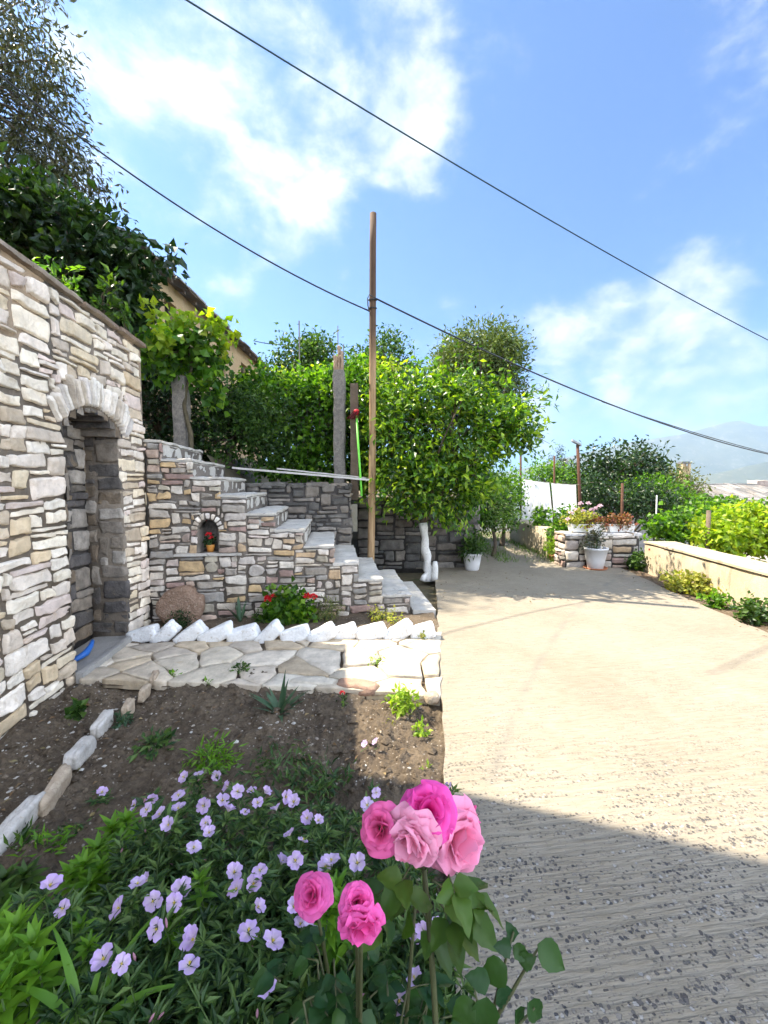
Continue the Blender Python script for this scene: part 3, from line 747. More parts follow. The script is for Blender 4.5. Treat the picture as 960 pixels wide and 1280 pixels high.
mb.build('niche_arch', M['archstone'], stair, smooth=True)
mb = MB(); rough_box(mb, (.28, -.19, .735), (1.03, .045, .772), FS.xf, .05, .004, 2); mb.build('niche_sill', M['stepconc'], stair, smooth=True)
for k in range(10):
    mb = MB()
    rough_box(mb, (RU[k + 1] - .02, -SD, ZT[k] - .2025), (RU[k], -.012, ZT[k] - .034), FS.xf, .055, .009, k * 3)
    rough_box(mb, (RU[k + 1] - .02, -SD - .01, ZT[k] - .038), (RU[k] + .018, .022, ZT[k]), FS.xf, .045, .011, k * 3 + 1, rnd=.02)
    mb.build('step', M['stepconc'], stair, smooth=True)
mb = MB(); rough_box(mb, (RU[0] + .02, -SD, -.12), (RU[0] + .31, .06, .035), FS.xf, .06, .004, 77); mb.build('landing_slab', M['stepconc'], stair, smooth=True)

# ---- retaining wall behind the steps, the wall under the tree
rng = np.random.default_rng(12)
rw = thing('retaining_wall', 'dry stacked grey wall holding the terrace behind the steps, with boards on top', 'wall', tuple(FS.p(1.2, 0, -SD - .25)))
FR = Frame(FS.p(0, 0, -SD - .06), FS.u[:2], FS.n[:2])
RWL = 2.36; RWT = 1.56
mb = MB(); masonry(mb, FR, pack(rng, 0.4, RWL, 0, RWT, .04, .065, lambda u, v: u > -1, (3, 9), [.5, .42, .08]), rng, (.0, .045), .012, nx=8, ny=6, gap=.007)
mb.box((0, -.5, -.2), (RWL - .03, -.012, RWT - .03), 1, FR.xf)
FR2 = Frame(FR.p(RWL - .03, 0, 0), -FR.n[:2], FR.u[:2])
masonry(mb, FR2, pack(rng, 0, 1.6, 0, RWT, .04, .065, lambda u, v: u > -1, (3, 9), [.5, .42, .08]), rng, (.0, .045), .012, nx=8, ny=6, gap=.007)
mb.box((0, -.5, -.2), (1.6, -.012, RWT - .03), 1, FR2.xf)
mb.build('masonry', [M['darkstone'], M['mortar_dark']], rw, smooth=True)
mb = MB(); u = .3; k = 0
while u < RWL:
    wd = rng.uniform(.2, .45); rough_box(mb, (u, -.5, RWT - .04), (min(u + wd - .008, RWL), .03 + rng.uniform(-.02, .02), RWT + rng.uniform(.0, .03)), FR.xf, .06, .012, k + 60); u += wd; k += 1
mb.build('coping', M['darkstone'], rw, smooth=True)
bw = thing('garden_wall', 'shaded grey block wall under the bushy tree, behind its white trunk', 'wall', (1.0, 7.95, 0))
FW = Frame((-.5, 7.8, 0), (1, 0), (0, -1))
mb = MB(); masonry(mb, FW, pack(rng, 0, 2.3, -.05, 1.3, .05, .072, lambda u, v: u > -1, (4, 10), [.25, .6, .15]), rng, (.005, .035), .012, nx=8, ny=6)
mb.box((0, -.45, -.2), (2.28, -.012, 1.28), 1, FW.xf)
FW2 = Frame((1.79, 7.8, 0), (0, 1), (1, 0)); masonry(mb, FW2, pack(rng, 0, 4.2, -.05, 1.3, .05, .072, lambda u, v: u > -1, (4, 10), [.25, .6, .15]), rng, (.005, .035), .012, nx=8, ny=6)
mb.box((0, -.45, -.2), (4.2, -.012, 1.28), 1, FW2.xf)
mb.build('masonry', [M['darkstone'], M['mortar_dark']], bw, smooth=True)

# ---- terrace ground behind these walls
gx = np.arange(-22, 2.4, .4); gy = np.arange(3.0, 46, .4)
X, Y_ = np.meshgrid(gx, gy, indexing='ij')
Z = 1.25 + .85 * np.clip((-2.3 - X) / .6, 0, 1) + .03 * np.maximum(0, Y_ - 9) + .08 * fbm(np.stack([X, Y_, X * 0], -1), 6)
okc = ((X < -3.3) & (Y_ > 3.4)) | ((X >= -3.3) & (X < -.8) & (Y_ > 6.55)) | ((Y_ > 8.0) & (X < 2.0))
i, j = np.meshgrid(np.arange(len(gx) - 1), np.arange(len(gy) - 1), indexing='ij'); ok = okc[:-1, :-1]
a = (i * len(gy) + j)[ok]; mm = len(gy)
b = MB(); b.add(np.stack([X, Y_, Z], -1).reshape(-1, 3), np.stack([a, a + mm, a + mm + 1, a + 1], 1)); struct(b.build('terrace_ground', M['ground'], smooth=True))

# ---- parapet
def parapet_mat():
    m, nt, out = new_mat('stained_render'); p = pos(nt)
    mp_ = N(nt, 'ShaderNodeMapping'); nt.links.new(p, mp_.inputs['Vector']); mp_.inputs['Scale'].default_value = (5, 5, .9)
    n1 = noise(nt, 2.2, 6, .65, p, .3); n2 = noise(nt, 1, 5, .65, mp_.outputs[0], .4); n3 = noise(nt, 60, 4, .6, p)
    r = ramp(nt, [(.3, (.36, .295, .20)), (.7, (.49, .415, .30))]); nt.links.new(n1.outputs[0], r.inputs[0])
    c = mixc(nt, mapr(nt, n2.outputs[0], .56, .70, 0, .75), r.outputs[0], (.17, .125, .08))
    c = mixc(nt, mapr(nt, n3.outputs[0], .5, .7, 0, .35), c, (.24, .19, .13))
    principled(nt, out, c, .93, bump(nt, n3.outputs[0], .6, .01), .2); return m
M['parapet'] = parapet_mat()
pr_ = thing('parapet_wall', 'low plastered parapet along the outer edge of the concrete lane', 'wall', (4.9, 4.5, 0))
FP = Frame((4.75 + .1 * (7.55 - 7.5), 7.55, 0), (-.1, -1), (-1, .1))
mb = MB(); rough_box(mb, (0, -.50, -.6), (9.0, 0, .485), FP.xf, .11, .009, 31, 0, .03, 4); mb.build('wall_body', M['parapet'], pr_, smooth=True)
mb = MB(); rough_box(mb, (-.0, -.53, .487), (9.0, .022, .53), FP.xf, .11, .006, 35, 0, .02, 4); mb.build('coping', M['parapet'], pr_, smooth=True)
# ---- stacked planter wall at the lane's end
rng = np.random.default_rng(15)
pw = thing('planter_wall', 'short stacked stone wall carrying white planters at the end of the lane', 'wall', (4.15, 8.0, 0))
FPW = Frame((3.42, 7.78, 0), (1, .03), (.03, -1))
mb = MB(); masonry(mb, FPW, pack(rng, 0, 1.42, -.03, .6, .05, .07, lambda u, v: u > -1, (4, 10), [.3, .6, .1]), rng, (.01, .05), .012, nx=9, ny=6)
FPW2 = Frame((3.42, 8.25, 0), (0, -1), (-1, 0)); masonry(mb, FPW2, pack(rng, 0, .47, -.03, .6, .05, .07, lambda u, v: u > -1, (3, 8), [.3, .6, .1]), rng, (.01, .04), .012, nx=9, ny=6)
mb.box((0.01, -.46, -.2), (1.42, -.012, .58), 1, FPW.xf)
mb.build('masonry', [M['rubble'], M['mortar_dark']], pw, smooth=True)
mb = MB(); u = -.02
for k, wd in enumerate((.42, .38, .5, .18)):
    rough_box(mb, (u, -.48, .585), (u + wd - .01, .03, .635 + .01 * (k % 2)), FPW.xf, .06, .008, k + 90); u += wd
mb.build('coping', M['edgestone'], pw, smooth=True)
# ---- low wall by the path
lw = thing('low_wall', 'low whitewashed wall along the path, under the hanging laundry', 'wall', (3.75, 10.3, 0))
mb = MB(); rough_box(mb, (3.56, 9.05, -.1), (3.98, 11.8, .58), lambda q: q, .12, .02, 51, 0, .03, 3); mb.build('wall_body', M['parapet'], lw, smooth=True)
# ================================================================== foliage
LM = {}
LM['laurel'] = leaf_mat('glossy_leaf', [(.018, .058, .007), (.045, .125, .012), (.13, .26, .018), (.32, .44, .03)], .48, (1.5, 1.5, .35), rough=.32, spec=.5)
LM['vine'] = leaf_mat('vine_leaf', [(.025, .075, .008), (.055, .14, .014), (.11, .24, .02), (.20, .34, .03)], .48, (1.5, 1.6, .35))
LM['vinebright'] = leaf_mat('young_and_sunlit_vine_leaf', [(.14, .25, .02), (.26, .38, .03), (.42, .48, .035), (.18, .30, .02)], .52)
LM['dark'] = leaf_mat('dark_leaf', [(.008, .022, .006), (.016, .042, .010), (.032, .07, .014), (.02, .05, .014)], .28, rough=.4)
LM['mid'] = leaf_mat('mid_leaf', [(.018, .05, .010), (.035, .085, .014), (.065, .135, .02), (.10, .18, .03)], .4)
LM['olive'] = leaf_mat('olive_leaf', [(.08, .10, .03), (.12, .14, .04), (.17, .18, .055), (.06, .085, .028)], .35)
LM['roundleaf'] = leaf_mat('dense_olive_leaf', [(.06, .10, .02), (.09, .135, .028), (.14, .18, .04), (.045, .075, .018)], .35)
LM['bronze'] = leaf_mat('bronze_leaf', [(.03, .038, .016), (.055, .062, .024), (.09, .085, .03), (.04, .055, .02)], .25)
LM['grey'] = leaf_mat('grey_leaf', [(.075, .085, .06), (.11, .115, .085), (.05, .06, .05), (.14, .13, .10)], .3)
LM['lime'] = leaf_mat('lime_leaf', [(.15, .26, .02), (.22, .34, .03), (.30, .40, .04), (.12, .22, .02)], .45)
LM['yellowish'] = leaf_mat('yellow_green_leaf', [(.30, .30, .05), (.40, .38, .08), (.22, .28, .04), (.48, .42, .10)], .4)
LM['prim'] = leaf_mat('primrose_leaf', [(.016, .046, .014), (.035, .085, .02), (.07, .135, .03), (.13, .21, .05)], .25, rough=.45, big=False)
LM['phlox'] = leaf_mat('bright_herb_leaf', [(.07, .18, .015), (.12, .27, .02), (.17, .34, .025), (.09, .22, .02)], .45, big=False)
LM['roseleaf'] = leaf_mat('rose_leaf', [(.012, .045, .010), (.022, .07, .014), (.038, .09, .016), (.016, .052, .018)], .28, rough=.42, spec=.28, big=False)
LM['strap'] = leaf_mat('strap_leaf', [(.08, .20, .025), (.13, .28, .03), (.10, .23, .03)], .4, big=False)
LM['agave'] = leaf_mat('agave_leaf', [(.035, .075, .04), (.05, .10, .05), (.07, .12, .06)], .12, rough=.45, big=False)
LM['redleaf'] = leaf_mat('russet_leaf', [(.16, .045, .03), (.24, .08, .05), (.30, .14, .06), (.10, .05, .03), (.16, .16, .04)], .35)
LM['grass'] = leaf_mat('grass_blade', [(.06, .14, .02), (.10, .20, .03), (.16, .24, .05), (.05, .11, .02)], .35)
LM['pinkflower'] = leaf_mat('pale_pink_petal', [(.70, .52, .58), (.78, .66, .68), (.62, .36, .46)], .3, (1, 1, 1), big=False)
LM['redflower'] = leaf_mat('red_petal', [(.62, .015, .02), (.72, .03, .035), (.5, .01, .02)], .3, (1, .8, .8), big=False)

def rdir(rng, n):
    v = rng.normal(size=(n, 3)); return v / np.linalg.norm(v, axis=1)[:, None]
def unit(v): return v / (np.linalg.norm(v, axis=1)[:, None] + 1e-9)

def crown_points(rng, blobs, ragged=.28):
    """clump centres: through the outer two thirds of every blob, pushed in and out by noise so that the outline breaks up"""
    C = []; O = []
    for (x, y, z, rx, ry, rz, n) in blobs:
        d = rdir(rng, n); r = .42 + .58 * rng.random(n) ** .6
        k = 1 + ragged * vnoise(d * 2.3 + np.array((x, y, z)), 17) + ragged * .5 * vnoise(d * 6 + 5, 18)
        C.append(np.array((x, y, z)) + d * (r * k)[:, None] * np.array((rx, ry, rz))); O.append(d)
    return np.concatenate(C), np.concatenate(O)
def foliage(mb, rng, C, O, per, cr, L, Wd, up=.5, out=.6, droop=.15, mat=0, fold=.22):
    n = len(C); N_ = n * per
    c = np.repeat(C, per, 0); o = np.repeat(O, per, 0)
    p = c + rng.normal(size=(N_, 3)) * cr * np.array((1, 1, .8))
    ax = unit(o * out + rng.normal(size=(N_, 3)) * .6 + np.array((0, 0, -droop)))
    nr = unit(np.array((0, 0, up)) + o * .35 + rng.normal(size=(N_, 3)) * .55)
    s = rng.uniform(.65, 1.25, N_)
    mb.leaves(p, ax, nr, L * s, Wd * s * rng.uniform(.85, 1.15, N_), mat, fold)
def limbs(mb, rng, start, C, k, r0=.03, r1=.006, sag=.1, seg=5):
    if k <= 0: return
    idx = rng.choice(len(C), min(k, len(C)), replace=False)
    for i in idx:
        e = C[i]; s = np.asarray(start); t = np.linspace(0, 1, 7)[:, None]
        mid = rng.normal(size=3) * np.linalg.norm(e - s) * .09
        P = s + (e - s) * t + np.sin(t * PI) * mid + np.sin(t * PI) * np.array((0, 0, sag * np.linalg.norm(e - s)))
        mb.tube(P, np.linspace(r0, r1, 7), seg)
def tree(name, label, cat, base, top, r0, r1, blobs, leaf, per, cr, L, Wd, nl=24, seed=1, group=None, up=.5, droop=.15, out=.6, ragged=.28, bark='bark', limb_r=None, bend=.06, extra=None, crown='crown'):
    rng = np.random.default_rng(seed)
    base = np.asarray(base, float); top = np.asarray(top, float)
    root = thing(name, label, cat, tuple(base), group)
    mb = MB()
    t = np.linspace(0, 1, 10)[:, None]; Ln = np.linalg.norm(top - base)
    P = base + (top - base) * t + np.sin(t * PI * 1.4) * rng.normal(size=3) * bend * Ln * np.array((1, 1, .2))
    P[:, 2] = base[2] + (top[2] - base[2]) * t[:, 0]
    mb.tube(P, r0 + (r1 - r0) * t[:, 0] ** .8 + r0 * .5 * np.exp(-t[:, 0] * 14), 10, rough=.18, seed=seed)
    C, O = crown_points(rng, blobs, ragged)
    limbs(mb, rng, P[-1], C, nl, (limb_r or r1 * .6), (limb_r or r1 * .6) * .18)
    limbs(mb, rng, P[6], C, nl // 3, (limb_r or r1 * .6), (limb_r or r1 * .6) * .18)
    mb.build('trunk', M[bark], root, smooth=True)
    mb = MB(); foliage(mb, rng, C, O, per, cr, L, Wd, up, out, droop)
    mb.build(crown, LM[leaf] if isinstance(leaf, str) else leaf, root)
    return root

# bushy glossy tree by the lane, its trunk painted white
tb = G(535, 722)
rng = np.random.default_rng(3)
root = thing('bushy_tree', 'dense glossy green tree with a whitewashed trunk, shading the lane', 'tree', tuple(tb))
tp = np.array([tb + (0.02, 0, -.05), tb + (-.015, .0, .25), tb + (-.045, .0, .55), tb + (-.09, 0, .92), tb + (.0, .1, 1.15), tb + (.22, .25, 1.45), tb + (.42, .35, 1.75)])
mb = MB(); q_ = np.linspace(0, 3, 14); mb.tube(np.stack([np.interp(q_, range(4), tp[:4, k]) + (.006 * np.sin(q_ * 6 + k) if k < 2 else 0) for k in range(3)], 1), .067 + .024 * np.exp(-q_ * 2) + .004 * np.sin(q_ * 5), 14, rough=.28, seed=3)
mb.tube([tb + (.10, -.10, -.03), tb + (.10, -.10, .06), tb + (.098, -.095, .14), tb + (.105, -.085, .22), tb + (.11, -.07, .29)], [.055, .05, .052, .043, .03], 10, rough=.35, seed=5)
mb.tube([tb + (-.10, -.12, -.03), tb + (-.08, -.1, .03), tb + (-.02, -.05, .08)], [.05, .05, .04], 8, rough=.2, seed=6)
mb.build('trunk', M['trunkwhite'], root, smooth=True)
blobs = [(1.1, 7.15, 2.4, 1.05, 1.05, 1.1, 205), (.35, 7.0, 2.35, .7, .85, .85, 115), (1.95, 7.35, 2.55, .6, .8, .6, 100), (.95, 6.95, 1.55, .85, .95, .65, 120), (1.55, 7.3, 1.6, .4, .6, .4, 55), (.95, 7.3, 3.1, .85, .9, .45, 95), (2.3, 7.5, 2.55, .32, .5, .3, 32), (-.0, 7.1, 2.8, .35, .5, .5, 50), (.35, 6.75, 1.55, .6, .6, .45, 60)]
C, O = crown_points(rng, blobs, .48)
mb = MB(); mb.tube(tp[3:], [.064, .06, .055, .05], 10, rough=.15, seed=4)
limbs(mb, rng, tp[4], C, 34, .028, .005); limbs(mb, rng, tp[-1], C, 60, .028, .005)
# twigs that reach out beyond the crown towards the sky
sp = []
for e in ((2.95, 7.4, 2.95), (2.75, 7.3, 3.25), (2.85, 7.2, 2.25), (2.7, 7.1, 2.0), (2.9, 7.5, 2.55), (-.35, 6.3, 1.25), (-.1, 6.2, 1.35), (1.0, 7.1, 3.95), (1.5, 7.2, 3.85), (.5, 7.1, 3.8), (2.2, 7.3, 3.7), (.1, 7.0, 3.6), (1.25, 7.0, 3.8)):
    e = np.array(e); s = np.array((1.9, 7.3, 2.4)) if e[0] > 2.4 else np.array((e[0] * .8 + .2, 7.2, 2.6)) if e[2] > 3.4 else np.array((.5, 6.8, 1.7))
    q = s + (e - s) * np.linspace(0, 1, 7)[:, None]; q[:, 2] += np.sin(np.linspace(0, 1, 7) * PI) * .12; mb.tube(q, np.linspace(.012, .003, 7), 5); sp.append(q[3:])
mb.build('branch', M['bark'], root, smooth=True)
mb = MB(); foliage(mb, rng, C, O, 17, .125, .125, .056, .55, .55, .2)
sp = np.concatenate(sp); foliage(mb, rng, sp, np.tile((.6, -.2, .5), (len(sp), 1)), 6, .055, .085, .036)
mb.build('crown', LM['laurel'], root)

ZZ = 0
# pollarded vine with a burst of young leaves beside the landing
vb = W(228, 556, 6.15); vb[2] = 2.0
vx, vy = vb[0], vb[1]
vt = thing('vine_post', 'pebbly grey concrete post holding up the bright vine above the steps', 'post', (vx, vy, 2.0))
mb = MB(); rough_box(mb, (vx - .10, vy - .09, 1.75), (vx + .10, vy + .09, W(228, 470, vy)[2]), lambda q: q, .07, .012, 5, 0, .02, 8); mb.build('post', M['concpost'], vt, smooth=True)
def at(px, py, y): return tuple(W(px, py, y))
def blob(px, py, y, rpx, rpy, ry, n):
    p = W(px, py, y); k = y / F
    return (p[0], p[1], p[2], rpx * k, ry, rpy * k, n)
rng = np.random.default_rng(14)
vr = thing('grape_vine', 'grape vine with bright yellow-green young leaves on the concrete post', 'vine', (vx + .12, vy - .1, 2.0))
mb = MB(); s = np.array((vx + .13, vy - .12, 1.9)); e = W(235, 440, vy)
q = s + (e - s) * np.linspace(0, 1, 9)[:, None]; q[:, 0] += .05 * np.sin(np.linspace(0, 9, 9)); mb.tube(q, np.linspace(.035, .022, 9), 8, rough=.3)
bl = [blob(225, 436, vy, 36, 20, .4, 58), blob(196, 442, vy, 18, 18, .3, 24), blob(258, 442, vy, 16, 24, .3, 30), blob(262, 485, vy, 10, 20, .25, 16), blob(215, 466, vy, 26, 10, .3, 18)]
C, O = crown_points(rng, bl, .35); limbs(mb, rng, q[-1], C, 16, .014, .004)
mb.build('stem', M['twig'], vr, smooth=True)
mb = MB(); foliage(mb, rng, C, O, 6, .10, .125, .125, .3, .5, .5, fold=.16)
mb.build('foliage', LM['vine'], vr)
bl = [blob(263, 404, vy - .1, 9, 9, .15, 11), blob(224, 402, vy - .1, 16, 6, .15, 10), blob(187, 390, vy - .1, 5, 8, .1, 4), blob(205, 425, vy - .35, 12, 20, .1, 8), blob(285, 425, vy, 8, 12, .1, 6)]
C, O = crown_points(rng, bl, .3); mb = MB(); foliage(mb, rng, C, O, 7, .07, .12, .12, .2, .5, .4, fold=.16)
mb.build('young_leaves', LM['vinebright'], vr)

# trees and bushes over the terrace
def tz(x, y): return 1.25 + .85 * min(1, max(0, (-2.3 - x) / .6)) + .03 * max(0, y - 9)
def ptree(name, label, cat, px, by, y, blobs, leaf, per, cr, L, Wd, r0=.1, r1=.05, topy=None, ground=None, **kw):
    bx = W(px, 600, y)[0]; gz = tz(bx, y) if ground is None else ground
    top = W(px, topy, y)
    return tree(name, label, cat, (bx, y, gz - .1), tuple(top), r0, r1, [blob(*q) for q in blobs], leaf, per, cr, L, Wd, **kw)
ptree('feathery_tree', 'tall loose tree with fine drooping leaves above the tall stone wall', 'tree', -40, 0, 8.6, [(25, 50, 8.6, 50, 70, 1.3, 130), (-20, 130, 8.6, 90, 90, 1.3, 150), (45, 150, 8.6, 46, 60, 1.0, 120), (10, 220, 8.6, 80, 50, 1.2, 140), (70, 200, 8.6, 34, 34, .8, 52), (-50, 0, 8.6, 90, 60, 1.2, 120), (115, 235, 8.5, 18, 18, .4, 18)], 'bronze', 13, .18, .145, .044, .17, .09, topy=140, nl=46, seed=21, droop=.7, ragged=.45, limb_r=.03)
ptree('broadleaf_tree', 'big dark broadleaf tree leaning over the tall wall', 'tree', 90, 0, 6.7, [(88, 308, 6.7, 66, 40, .9, 170), (30, 290, 6.7, 60, 50, .8, 120), (132, 342, 6.6, 34, 26, .7, 80), (110, 362, 6.5, 66, 34, .7, 130), (180, 328, 6.5, 12, 8, .25, 8), (208, 326, 6.5, 10, 5, .2, 5), (50, 262, 6.7, 36, 18, .5, 44), (140, 395, 6.4, 30, 22, .5, 50), (165, 440, 6.9, 26, 40, .5, 40)], 'dark', 12, .16, .17, .10, .14, .09, topy=330, nl=60, seed=22, ragged=.34)
ptree('shoot_bush', 'young light green shoots rising behind the coping of the tall wall', 'shrub', 75, 0, 4.95, [(72, 345, 4.95, 14, 14, .15, 10), (88, 360, 4.95, 8, 10, .15, 5)], 'vine', 7, .06, .12, .045, .02, .012, topy=350, ground=2.0, nl=8, seed=23, out=.9)
ptree('shoot_bush', 'green leafy shoots behind the wall coping, below the dark broadleaf tree', 'shrub', 145, 0, 5.3, [(146, 366, 5.3, 6, 12, .15, 7), (132, 392, 5.3, 8, 6, .15, 5), (156, 388, 5.3, 6, 8, .15, 5)], 'mid', 7, .07, .12, .05, .02, .012, topy=380, ground=2.0, nl=8, seed=24, out=.9)
ptree('dark_shrub', 'deep green shrub filling the corner behind the landing', 'shrub', 200, 0, 7.4, [(205, 520, 7.4, 55, 60, .7, 170), (180, 470, 7.4, 40, 50, .7, 100), (255, 540, 7.4, 50, 50, .6, 130)], 'dark', 13, .13, .10, .06, .08, .04, topy=540, nl=30, seed=25)
ptree('leafy_shrub', 'dense dark green shrub below the eaves of the ochre house', 'shrub', 300, 0, 7.6, [(300, 508, 7.6, 40, 22, .6, 160), (335, 530, 7.5, 40, 38, .6, 180), (272, 478, 7.6, 12, 8, .4, 26), (300, 550, 7.3, 60, 42, .5, 150)], 'mid', 13, .11, .085, .045, .07, .04, topy=520, nl=40, seed=26)
rngv = np.random.default_rng(27)
ptree('vine_hedge', 'sunlit climbing vine hedge along the wire fence on the terrace', 'vine', 385, 0, 8.0, [(350, 500, 8.0, 55, 30, .45, 170), (410, 495, 8.0, 50, 34, .45, 170), (380, 545, 7.9, 75, 42, .45, 230), (455, 500, 8.0, 40, 44, .45, 150), (455, 555, 7.9, 45, 40, .4, 130), (400, 585, 7.8, 80, 20, .4, 170), (470, 590, 7.8, 40, 22, .4, 90), (330, 480, 8.0, 30, 16, .3, 50)], 'vine', 11, .13, .10, .085, .05, .03, topy=520, nl=50, seed=27, ragged=.35, crown='foliage')
ptree('vine_hedge', 'vine shoots in sunlit yellow colouring on the hedge crest behind the broken concrete post', 'vine', 420, 0, 8.5, [(330, 480, 8.5, 34, 10, .25, 34), (385, 482, 8.5, 40, 10, .25, 40), (440, 470, 8.5, 34, 14, .25, 40), (492, 466, 8.5, 30, 14, .25, 30)], 'vinebright', 8, .10, .10, .085, .04, .02, topy=500, nl=30, seed=28, ragged=.35, crown='foliage')  # crest leaves get a brighter colour that stands for sun on top
ptree('fruit_tree', 'rounded fruit tree with sky gaps beyond the gable of the ochre house', 'tree', 382, 0, 11.5, [(372, 450, 11.5, 30, 26, .8, 120), (400, 445, 11.5, 22, 24, .7, 90), (385, 480, 11.5, 40, 22, .8, 110), (360, 475, 11.5, 10, 18, .5, 40)], 'mid', 12, .17, .13, .07, .09, .05, topy=480, nl=36, seed=29)
ptree('fruit_tree', 'darker fruit tree just behind the tall wooden pole', 'tree', 480, 0, 12.5, [(482, 440, 12.5, 22, 22, .7, 80), (455, 455, 12.5, 20, 18, .6, 60), (505, 468, 12.5, 20, 16, .6, 50), (478, 475, 12.5, 40, 18, .6, 70)], 'mid', 12, .17, .13, .07, .09, .05, topy=480, nl=30, seed=30)
ptree('round_tree', 'far round olive-coloured tree rising above the bushy tree', 'tree', 600, 0, 22, [(596, 447, 22, 50, 36, 2.2, 380), (570, 462, 22, 28, 24, 1.6, 140), (622, 458, 22, 26, 30, 1.6, 150), (600, 485, 22, 52, 26, 2, 190)], 'roundleaf', 26, .32, .22, .085, .25, .15, topy=490, nl=60, seed=31, ground=1.0, ragged=.2)
ptree('hedge_bush', 'bright green bush beyond the lane, left of the hanging sheets'.replace('left of', 'next to'), 'shrub', 628, 0, 10.6, [(626, 622, 10.6, 22, 26, .6, 120), (600, 605, 10.6, 28, 20, .6, 80), (644, 608, 10.6, 8, 24, .4, 40)], 'vine', 12, .13, .10, .05, .06, .03, topy=620, nl=24, seed=32, ground=0)
ptree('path_bush', 'dark green bush crowding the end of the block wall beside the path', 'shrub', 615, 0, 9.0, [(612, 632, 9.0, 24, 26, .5, 120), (600, 650, 8.7, 14, 16, .3, 50), (632, 648, 9.6, 16, 16, .4, 60)], 'mid', 12, .10, .085, .04, .05, .025, topy=640, nl=20, seed=38, ground=-.05)
def rz(x, y): return float(hz_(np.array([x]), np.array([y]))[0])
def rtree(name, label, cat, px, y, blobs, leaf, per, cr, L, Wd, r0, r1, topy, **kw):
    x = W(px, 600, y)[0]
    return ptree(name, label, cat, px, 0, y, blobs, leaf, per, cr, L, Wd, r0, r1, topy, ground=rz(x, y), **kw)
G_ = 'trees and bushes on the slope beyond the lane'
rtree('walnut_tree', 'open dark tree with sky gaps standing behind the lamp post', 'tree', 775, 14.5, [(775, 575, 14.5, 48, 20, 1.2, 70), (800, 585, 14.5, 30, 22, .9, 50), (745, 590, 14.5, 24, 20, .9, 40), (770, 605, 14.5, 62, 26, 1.2, 130)], 'dark', 13, .22, .17, .09, .14, .07, 600, nl=50, seed=33, group=G_)
rtree('slope_bush', 'dark green bush below the open dark tree, behind the planters', 'shrub', 790, 11.5, [(770, 625, 11.5, 46, 26, .8, 150), (815, 630, 11.5, 30, 24, .7, 90), (735, 622, 11.5, 26, 24, .7, 80)], 'dark', 13, .15, .11, .06, .09, .05, 640, nl=26, seed=34, group=G_)
rtree('slope_bush', 'bright green bush behind the dark black laundry'.replace('dark black', 'hanging white'), 'shrub', 690, 14.5, [(680, 598, 14.5, 22, 18, .8, 80), (705, 600, 14.5, 18, 18, .8, 60), (715, 620, 14.5, 36, 24, .8, 90)], 'vine', 12, .17, .12, .07, .09, .05, 620, nl=24, seed=35, group=G_)
rtree('slope_bush', 'olive green bush in front of the distant clock tower', 'shrub', 846, 16.0, [(845, 595, 16, 20, 12, .8, 70), (850, 612, 16, 28, 16, .8, 80), (835, 612, 16, 22, 18, .8, 60)], 'olive', 12, .18, .12, .06, .09, .05, 620, nl=24, seed=36, group=G_)
rtree('slope_bush', 'light green bush under the slate roof, nearer than the clock tower', 'shrub', 820, 13.0, [(815, 612, 13, 36, 18, .7, 110), (850, 632, 13, 30, 18, .7, 90)], 'vine', 12, .15, .12, .08, .09, .05, 640, nl=24, seed=37, group=G_)
for k, (px, ty, y, lab) in enumerate(((700, 562, 30, 'thin dark cypress behind the rusty clothes posts'), (688, 575, 33, 'shorter dark cypress beside the thin one, beyond the clothes line'))):
    x = W(px, 600, y)[0]; g = rz(x, y); zt = W(px, ty, y)[2]
    tree('cypress_tree', lab, 'tree', (x, y, g), (x, y, zt - .6), .16, .04, [(x, y, (zt + g) / 2 + (zt - g) * .5 * q, .5 * (1 - .55 * abs(q)) * (1 if q < 0 else 1 - .6 * q), .5 * (1 - .5 * q), (zt - g) * .18, 60) for q in (-.6, -.25, .1, .45, .75)], 'dark', 12, .14, .16, .05, nl=10, seed=40 + k, group=G_)
# vines over the parapet
for k, (px, y, bl, lf, lab) in enumerate((
    (930, 7.6, [(935, 662, 7.6, 36, 20, .4, 190), (900, 668, 7.4, 24, 18, .4, 110), (985, 668, 7.4, 44, 26, .5, 180), (940, 640, 7.6, 6, 8, .15, 8), (908, 645, 7.5, 5, 8, .15, 7), (960, 645, 7.5, 8, 6, .15, 8)], 'vinebright', 'large bright vine spilling up behind the parapet'),
    (870, 9.0, [(866, 654, 9, 38, 14, .4, 160), (835, 662, 8.8, 22, 12, .4, 80), (898, 642, 9, 16, 12, .3, 50)], 'vine', 'smaller green vine behind the parapet, close to the planters'),
    (905, 10.5, [(890, 636, 10.5, 30, 8, .4, 80), (950, 640, 10.5, 36, 8, .4, 90)], 'vine', 'farther vine row under the slate roof'))):
    rtree('trellis_vine', lab, 'vine', px, y, bl, lf, 10, .12, .105, .095, .04, .025, 650, nl=30, seed=50 + k, ragged=.4, group='vines on the slope below the parapet', crown='foliage')
# grass fringe along the path and garden wall
rng = np.random.default_rng(60)
def blades(mb, rng, P, L, Wd, lean=.5):
    n = len(P); ax = unit(np.stack([rng.normal(size=n) * lean, rng.normal(size=n) * lean, np.ones(n)], 1)); nr = unit(np.cross(ax, rdir(rng, n)))
    mb.leaves(P, ax, nr, L * rng.uniform(.5, 1.3, n), Wd, 0, .1)
mb = MB()
P = np.stack([rng.uniform(2.0, 3.55, 2600), rng.uniform(8.2, 13.5, 2600), np.full(2600, -.02)], 1); P = P[(P[:, 1] > 11.2) | (np.abs(P[:, 0] - 3.5) < .22) | (np.abs(P[:, 0] - 2.5) < .2) | (rng.random(2600) < .12)]
blades(mb, rng, P, .13, .012); o = mb.build('grass', LM['grass']); o['kind'] = 'stuff'
